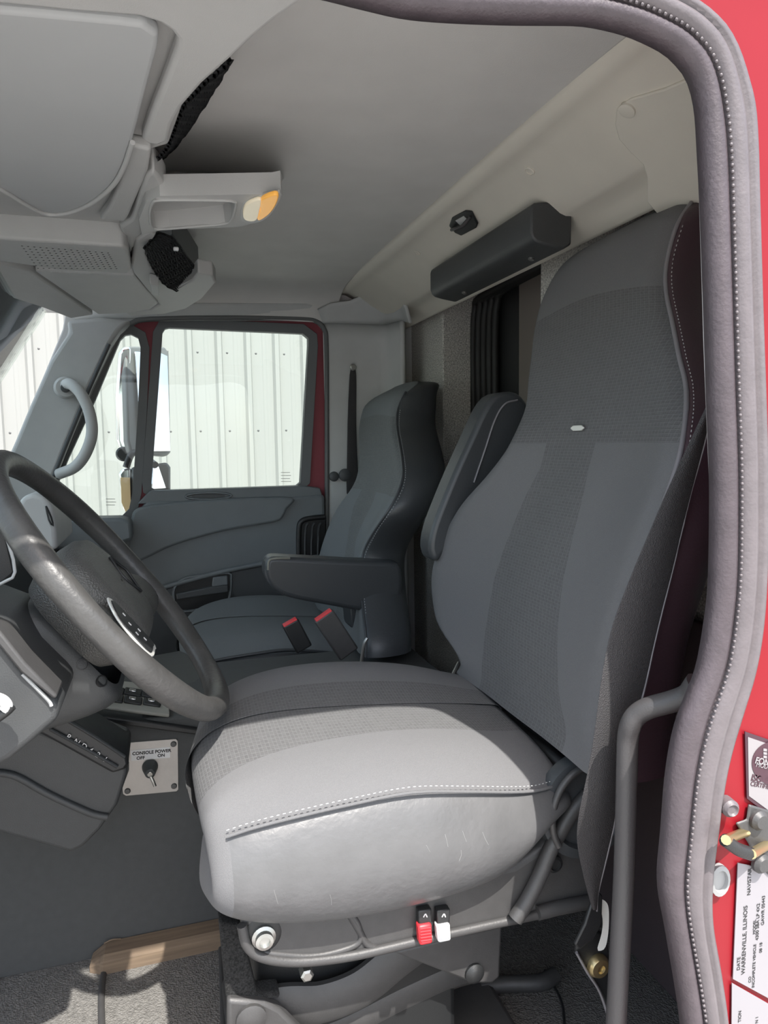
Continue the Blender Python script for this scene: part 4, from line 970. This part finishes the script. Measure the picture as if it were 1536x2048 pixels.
# switch panel
swp = thing('switch_panel', 'pale tilted panel with rows of rocker switches below the steering wheel', 'switch panel', uy(240, 1420, 1.40))
Pn = [uy(128, 1402, 1.405), uy(340, 1432, 1.405), uy(330, 1366, 1.50), uy(150, 1352, 1.50)]
swn = (Pn[1]-Pn[0]).cross(Pn[2]-Pn[1]).normalized()
if swn.z < 0: swn = -swn
def sp_(px, py, h=0): return upl(px, py, Pn[0], swn)+swn*h
prism('panel_plate', [sp_(x, y) for x, y in [(126, 1402), (160, 1408), (340, 1430), (338, 1370), (150, 1352)]], -swn*.008, mat('pale_panel', g(150, (1.02, 1, .9)), .45), swp, .003)
prism('chrome_end', [sp_(x, y, .001) for x, y in [(155, 1388), (176, 1384), (178, 1400), (160, 1404)]], swn*.006, M_chrome, swp, .002)
sx = (Pn[1]-Pn[0]).normalized(); sy = swn.cross(sx)
prism('dark_blank', [sp_(x, y, .001) for x, y in [(180, 1388), (212, 1392), (212, 1408), (180, 1404)]], swn*.004, M_doord, swp, .002)
for px, py in ((228, 1398), (266, 1402), (304, 1406), (230, 1383), (266, 1386), (300, 1390)):
    c = sp_(px, py, .002); R3 = Matrix((sx, sy, swn)).transposed()
    sb_ = box('rocker_switch', c, (.034, .022, .006), M_black, swp, rot=R3, bev=.003)
    box('rocker_lens', c+swn*.0045-sx*.002, (.013, .008, .003), M_chrome, sb_, rot=R3, bev=.001)
# power plate
pp = thing('power_plate', 'brushed metal console power plate with key switch and white label', 'switch plate', uy(300, 1592, YC-.002))
yq = YC-.0025
plate = [(246, 1488), (250, 1486), (352, 1478), (356, 1482), (357, 1579), (353, 1583), (252, 1592), (246, 1588), (245, 1576), (258, 1540), (258, 1524), (245, 1506)]
prism('plate', A(plate, yq), (0, .0025, 0), M_steel, pp, .0006)
prism('label_sticker', A([(261, 1501), (340, 1494), (340, 1515), (263, 1522)], yq-.0006), (0, .0006, 0), mat('white_label', g(225), .5), pp, 0)
tx = (uy(340, 1494, yq)-uy(261, 1501, yq)).normalized(); ty = V((-tx.z, 0, tx.x))
text('label_text', 'CONSOLE POWER', uy(264.5, 1510.5, yq-.0007), tx, ty, .0086, M_black_print, pp, .0002, bold=.0003)
text('label_text', 'OFF', uy(273, 1519.5, yq-.0007), tx, ty, .0086, M_black_print, pp, .0002, bold=.0003)
text('label_text', 'ON', uy(315, 1514.2, yq-.0007), tx, ty, .0086, M_black_print, pp, .0002, bold=.0003)
for px, py in ((254, 1497), (347, 1488), (255, 1582), (348, 1572)):
    lathe('plate_screw', uy(px, py, yq), (0, -1, 0), [(.0058, 0), (.0058, .001), (.0045, .0028), (.002, .003)], M_screw, pp, 14)
kq = uy(300, 1533, yq)
lathe('key_switch', kq, (.02, -1, -.12), [(.0150, 0), (.0148, .004), (.0115, .018), (.0095, .026), (.008, .027), (.0078, .0265)], mat('switch_boot', g(70, (.9, 1, 1.02)), .5), pp, 22)
e_ = kq+V((.0005, -.027, -.0035))
lathe('key_barrel', e_, (.02, -1, -.12), [(.0052, -.001), (.0052, .001), (.0045, .0015)], M_bolt, pp, 16)
tube('toggle_key', [e_+V((.001, -.001, -.004)), e_+V((.005, -.003, -.014)), e_+V((.008, -.003, -.024))], .0032, M_bolt, pp, 8, squash=(1, .6))
# seat belt buckles between seats
def buckle(px0, py0, px1, py1, wpx, Y, m, label):
    b = thing('seat_belt_buckle', label, 'buckle', uy(px1, py1, Y))
    a, c = uy(px0, py0, Y), uy(px1, py1, Y); d = (a-c).normalized(); s = V((d.z, 0, -d.x)); w_ = wpx*Y/FPX/2*1.0
    prism('buckle_body', [c-s*w_, c+s*w_, a+s*w_, a-s*w_], (0, .022, 0), m, b, .004)
    prism('release_button', [a-s*w_*.85-d*.006, a+s*w_*.85-d*.006, a+s*w_*.85+d*.002, a-s*w_*.85+d*.002], (0, .018, 0), M_rpress, b, .001)
    o_ = b.children[1]
    for v in o_.data.vertices: v.co.y += .001
    return b
buckle(581, 1246, 610, 1300, 36, 1.50, M_black, 'black seat belt buckle nearer the steering wheel, red button up')
buckle(648, 1232, 700, 1310, 46, 1.45, M_metal, 'larger dusty grey seat belt buckle with red button beside the armrest')
cb = tube('buckle_stem', [uy(735, 1276, 1.5), uy(728, 1290, 1.5), uy(722, 1330, 1.5)], .004, M_bolt, None, 8)
tag(cb, 'thin bright metal stalk behind the dusty grey buckle', 'stalk')
# wood strip
a0, a1 = V((-.165, 1.395, -1.0)), V((.30, 1.395, -1.0))
o = prism('wood_board', [V((-.165, 1.40, -1.0)), V((-.178, 1.385, -.985)), V((-.17, 1.40, -.955)), V((-.13, 1.405, -.950)), V((.34, 1.405, -.950)), V((.34, 1.355, -1.0)), V((-.14, 1.355, -1.0))], (0, 0, .001), M_wood, None, 0)
bpy.data.objects.remove(o)
vs = []
for x, ya, yb, zz in ((-.176, 1.372, 1.405, .020), (-.150, 1.358, 1.408, .036), (.34, 1.358, 1.408, .036)):
    vs += [V((x, ya, -.999)), V((x, ya, -1.0+zz*.8)), V((x+.002, ya+.012, -1.0+zz)), V((x+.004, yb, -1.0+zz)), V((x+.004, yb, -.999))]
fs = [[0, 1, 2, 3, 4][::-1]]+[[i*5+k, i*5+(k+1) % 5, (i+1)*5+(k+1) % 5, (i+1)*5+k] for i in range(2) for k in range(5)]+[[10, 11, 12, 13, 14]]
wb = obj('wood_board', vs, fs, M_wood, None, False, [BEV(.0015, 1)]); tag(wb, 'rough pine board wedged on the floor along the console foot', 'board')
fv = tube('splinter', [V((-.15, 1.40, -.962)), V((-.135, 1.40, -.958)), V((-.12, 1.404, -.963))], .0015, M_wood, wb, 5)
# floor mat ridges
for nm, pts in (('floor_ridge', [(214, 1882), (208, 1930), (203, 1980), (205, 2060)]), ('floor_ridge', [(-20, 1895), (60, 1890), (120, 1880), (200, 1870)]), ('floor_ridge', [(10, 1960), (30, 1920), (55, 1895)])):
    pass
mt = thing('floor_mat', 'dark textured rubber floor mat with raised borders in the footwell', 'mat', (-.15, 1.15, -1.0))
prism('mat_sheet', Az([(-200, 1905), (60, 1896), (200, 1884), (440, 1862), (446, 2120), (-200, 2120)], -.996), (0, 0, -.003), M_mat, mt, .001)
tube('mat_border', Az([(216, 1880), (210, 1930), (203, 1985), (204, 2060), (210, 2120)], -.995), .006, M_metal, mt, 8)
tube('mat_border', Az([(440, 1850), (444, 1930), (448, 2060), (450, 2120)], -.995), .006, M_metal, mt, 8)
tube('mat_border', Az([(-30, 1985), (10, 1940), (50, 1915), (120, 1900), (205, 1888)], -.995), .006, M_metal, mt, 8)
# ================================================================ RIGHT SIDE: belt, grab tube, anchor
bt = thing('seat_belt', 'black driver lap-and-shoulder belt hanging beside the driver seat', 'seat belt', uy(1190, 1850, .76))
bl = [(1418, 800), (1376, 890), (1332, 984), (1300, 1060), (1272, 1125), (1242, 1200), (1220, 1258), (1201, 1358), (1191, 1450), (1178, 1533), (1160, 1610), (1152, 1660), (1154, 1700), (1175, 1786), (1186, 1822)]
br_ = [(1428, 800), (1408, 890), (1382, 984), (1364, 1060), (1345, 1140), (1326, 1215), (1308, 1290), (1286, 1390), (1262, 1460), (1245, 1530), (1236, 1600), (1228, 1650), (1216, 1705), (1196, 1786), (1194, 1822)]
dep = [.66, .675, .69, .695, .70, .70, .70, .70, .70, .705, .71, .72, .73, .75, .76]
P = [[uy(a[0]+(b[0]-a[0])*f, a[1]+(b[1]-a[1])*f, d-.004*math.sin(math.pi*f)) for f in (0, .1, .3, .5, .7, .9, 1)] for a, b, d in zip(bl, br_, dep)]
grid('webbing', P, M_belt, bt, mods=[SOL(.0014, 0), SUB(2)])
tube('webbing_edge', [r[-1] for r in P], .0012, M_piping, bt, 6)
prism('belt_tongue', A([(1184, 1806), (1200, 1786), (1206, 1792), (1204, 1850), (1186, 1880), (1160, 1900), (1150, 1890), (1170, 1850)], .77), (0, .006, 0), M_black, bt, .002)
an = thing('belt_anchor', 'black steel belt anchor bracket with yellow zinc bolt beside the grab tube', 'bracket', uy(1200, 1990, .80))
prism('bracket', A([(1156, 1880), (1180, 1858), (1215, 1870), (1225, 1960), (1222, 2020), (1205, 1990), (1165, 1930), (1152, 1905)], .80), (0, .008, 0), M_black, an, .003)
lathe('anchor_bolt', uy(1194, 1929, .80), (0, -1, 0), [(.0165, 0), (.0165, .004), (.013, .010), (.006, .011), (.005, .008)], M_gold, an, 24)
tube('bracket_edge', A([(1153, 1905), (1175, 1945), (1200, 1985), (1222, 2050)], .797), .0022, M_piping, an, 6)
wt = prism('paper_tag', resample(smoothpath(A([(1198, 1800), (1214, 1806), (1218, 1830), (1216, 1870), (1210, 1896), (1198, 1902), (1196, 1896), (1204, 1868), (1206, 1838)], .785), 4, True), 40, True), (0, .001, .0), mat('white_tag_plastic', g(228, (1, 1, .96)), .5), None, 0)
tag(wt, 'curled white plastic tag hanging at the belt anchor', 'tag')
gt = thing('entry_grab_tube', 'thick black bent grab tube rising by the driver seat', 'handle', uy(1232, 2150, .66))
ptz = [uy(1398, 1372, .60), uy(1372, 1392, .612), uy(1340, 1404, .625), uy(1300, 1415, .64), uy(1276, 1428, .65), uy(1262, 1448, .655), uy(1256, 1478, .66), uy(1254, 1530, .66), uy(1252, 1620, .66), uy(1248, 1750, .66), uy(1240, 1900, .66), uy(1232, 2048, .66), uy(1228, 2160, .66)]
tube('tube', ptz, lambda f: .0118+.004*max(0, 1-f*14), M_handle, gt, 16)
# wiring on the floor behind the seat
for pts, r_, m_, lb in (([(1000, 2010), (985, 1985), (975, 1950), (990, 1920)], .003, M_black, 'thin black cable standing up behind the seat base'),
                       ([(1090, 1940), (1110, 1975), (1125, 2010), (1130, 2060)], .0025, M_black, 'thin black cable curving over the floor right of the seat base')):
    o = tube('cable', [uz(x, y, -.985) for x, y in pts], r_, m_, None, 6); tag(o, lb, 'cable')
o = tube('corrugated_conduit', [uz(x, y, -.97) for x, y in [(960, 1975), (1010, 1968), (1080, 1965), (1110, 1950)]], .014, M_metal, None, 10); tag(o, 'grey corrugated conduit lying on the floor behind the seat base', 'conduit')
o = tube('cable_connector', [uz(942, 2025, -.98), uz(952, 1995, -.97)], .006, mat('tan_plug', (.35, .28, .2), .5), None, 8); tag(o, 'small tan cable plug on the floor under the seat', 'plug')
# passenger belt and anchor
pb = thing('seat_belt', 'dark belt hanging on the grey pillar behind the passenger seat', 'seat belt', uy(710, 1000, 2.3))
P = [[uy(x, y, 2.31) for x in xs] for y, xs in ((735, (700, 706, 712)), (760, (698, 706, 714)), (850, (694, 702, 712)), (930, (694, 704, 716)), (1000, (690, 704, 720)))]
grid('webbing', P, M_belt, pb, mods=[SOL(.002, 0), SUB(1)])
lathe('anchor_bolt', uy(706, 735, 2.305), (0, -1, 0), [(.011, 0), (.011, .006), (.007, .009)], M_bolt, pb, 16)
lathe('guide_knob', uy(668, 953, 2.325), (0, -1, 0), [(.017, 0), (.016, .006), (.01, .009)], M_doord, pb, 18)
lathe('retractor_knob', uy(690, 950, 2.32), (0, -1, 0), [(.022, 0), (.021, .010), (.014, .014)], M_doord, pb, 18)
# ================================================================ RED JAMB: decals, hinge, bolts
YJ = .563
def J(pts, d=0): return A(pts, YJ-d)
dc = thing('round_logo_decal', 'silver and black certification decal on the red door jamb', 'decal', uy(1520, 1600, YJ))
prism('decal_plate', J([(1490, 1463), (1545, 1482), (1600, 1500), (1600, 1640), (1540, 1632), (1494, 1597)], .001), (0, .001, 0), M_decald, dc, 0)
prism('decal_face', J([(1496, 1474), (1545, 1491), (1600, 1508), (1600, 1630), (1540, 1623), (1498, 1592)], .0016), (0, .0006, 0), M_decal, dc, 0)
prism('decal_disc', [uy(1550+46*math.cos(t), 1527+44*math.sin(t), YJ-.0022) for t in [2*math.pi*k/40 for k in range(40)]], (0, .0005, 0), M_decald, dc, 0)
for i in range(3):
    for j in range(3): prism('logo_bar', J([(1527+j*9, 1497+i*7+j*2), (1534+j*9, 1498+i*7+j*2), (1534+j*9, 1503+i*7+j*2), (1527+j*9, 1502+i*7+j*2)], .0027), (0, .0004, 0), M_decal, dc, 0)
dx = (uy(1536, 1520, YJ)-uy(1508, 1514, YJ)).normalized(); dyy = V((-dx.z, 0, dx.x))
if dyy.z < 0: dyy = -dyy
text('decal_text', 'FONTAINE', uy(1509, 1526, YJ-.0028), dx, V((0, 0, 1)), .0095, M_decal, dc, .0002, bold=.0002)
text('decal_text', 'MODIFICATION', uy(1511, 1533, YJ-.0028), dx, V((0, 0, 1)), .0070, M_decal, dc, .0002)
text('decal_text', 'ISO 9001', uy(1501, 1561, YJ-.0020), dx, V((0, 0, 1)), .0100, M_decald, dc, .0002, bold=.0002)
text('decal_text', 'CERTIFIED', uy(1500, 1571, YJ-.0020), dx, V((0, 0, 1)), .0068, M_decald, dc, .0002)
st_ = thing('weight_rating_sticker', 'pale printed data sticker with sideways text on the lower red jamb', 'sticker', uy(1500, 2048, YJ))
for poly in ([(1476, 1726), (1600, 1752), (1600, 2040), (1534, 1995), (1466, 1958)], [(1464, 1966), (1534, 2006), (1600, 2052), (1600, 2200), (1462, 2200)]):
    prism('sticker_sheet', J(poly, .001), (0, .001, 0), M_sticker, st_, 0)
ux_ = V((0, 0, 1)); uyv = V((-1, 0, 0))
for s, px, py, h in (('NAVISTAR', 1501, 1790, .0065), ('WARRENVILLE, ILLINOIS', 1490, 1948, .0072), ('DATE', 1480, 1940, .0060), ('MODEL', 1511, 1868, .0050), ('CO', 1502, 1965, .0048), ('4300 SBA LP 4X2', 1517, 1880, .0058), ('INCOMPLETE VEHICLE', 1509, 1975, .0050), ('GAWR 05443', 1528, 1850, .0058), ('08 18', 1524, 1905, .0052), ('N 1', 1516, 2046, .0052), ('TION', 1482, 2044, .0055)):
    text('sticker_text', s, uy(px, py, YJ-.0014), ux_, uyv, h, M_black_print, st_, .0001)
hg = thing('door_check_hinge', 'dusty steel door check link bolted on the red jamb', 'hinge', uy(1480, 1700, YJ))
prism('hinge_plate', J([(1500, 1610), (1540, 1622), (1600, 1640), (1600, 1770), (1540, 1752), (1515, 1726), (1500, 1690), (1474, 1648), (1496, 1640)], .004), (0, .004, 0), M_metal, hg, .003)
for px, py in ((1514, 1638), (1518, 1724)):
    lathe('hinge_bolt', uy(px, py, YJ-.004), (0, -1, 0), [(.0105, 0), (.0105, .004), (.007, .008), (.003, .008)], M_metal, hg, 16)
tube('link_bar', [uy(1450, 1680, YJ-.030), uy(1475, 1698, YJ-.030), uy(1503, 1708, YJ-.030)], .0065, M_black, hg, 10)
tube('link_pin', [uy(1452, 1680, YJ-.034), uy(1480, 1668, YJ-.006), uy(1492, 1664, YJ)], .0048, M_gold, hg, 10)
tube('link_pin', [uy(1503, 1708, YJ-.034), uy(1530, 1692, YJ-.006), uy(1545, 1686, YJ)], .0048, M_gold, hg, 10)
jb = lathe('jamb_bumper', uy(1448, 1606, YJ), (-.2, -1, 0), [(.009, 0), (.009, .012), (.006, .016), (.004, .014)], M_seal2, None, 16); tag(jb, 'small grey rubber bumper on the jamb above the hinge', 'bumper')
jp = lathe('jamb_plug', uy(1434, 1756, YJ), (-.1, -1, 0), [(.014, 0), (.014, .006), (.010, .007), (.009, .003)], mat('oval_plug', g(150), .5), None, 18, sq=(.8, 1.2)); tag(jp, 'oval metal plug in the red jamb below the hinge', 'plug')
for a_, g_ in (('truck_seat', 'seats in the cab'), ('seat_belt_buckle', 'buckles between the seats'), ('storage_net', 'nets of the overhead console'), ('seat_belt', 'seat belts'), ('door_seal', 'door opening seals'), ('cable', 'cables on the floor')):
    for o in bpy.data.objects:
        if o.parent is None and o.name.split('.')[0] == a_ and 'label' in o: o['group'] = g_
for o in bpy.data.objects:
    if '_w' in o: del o['_w']
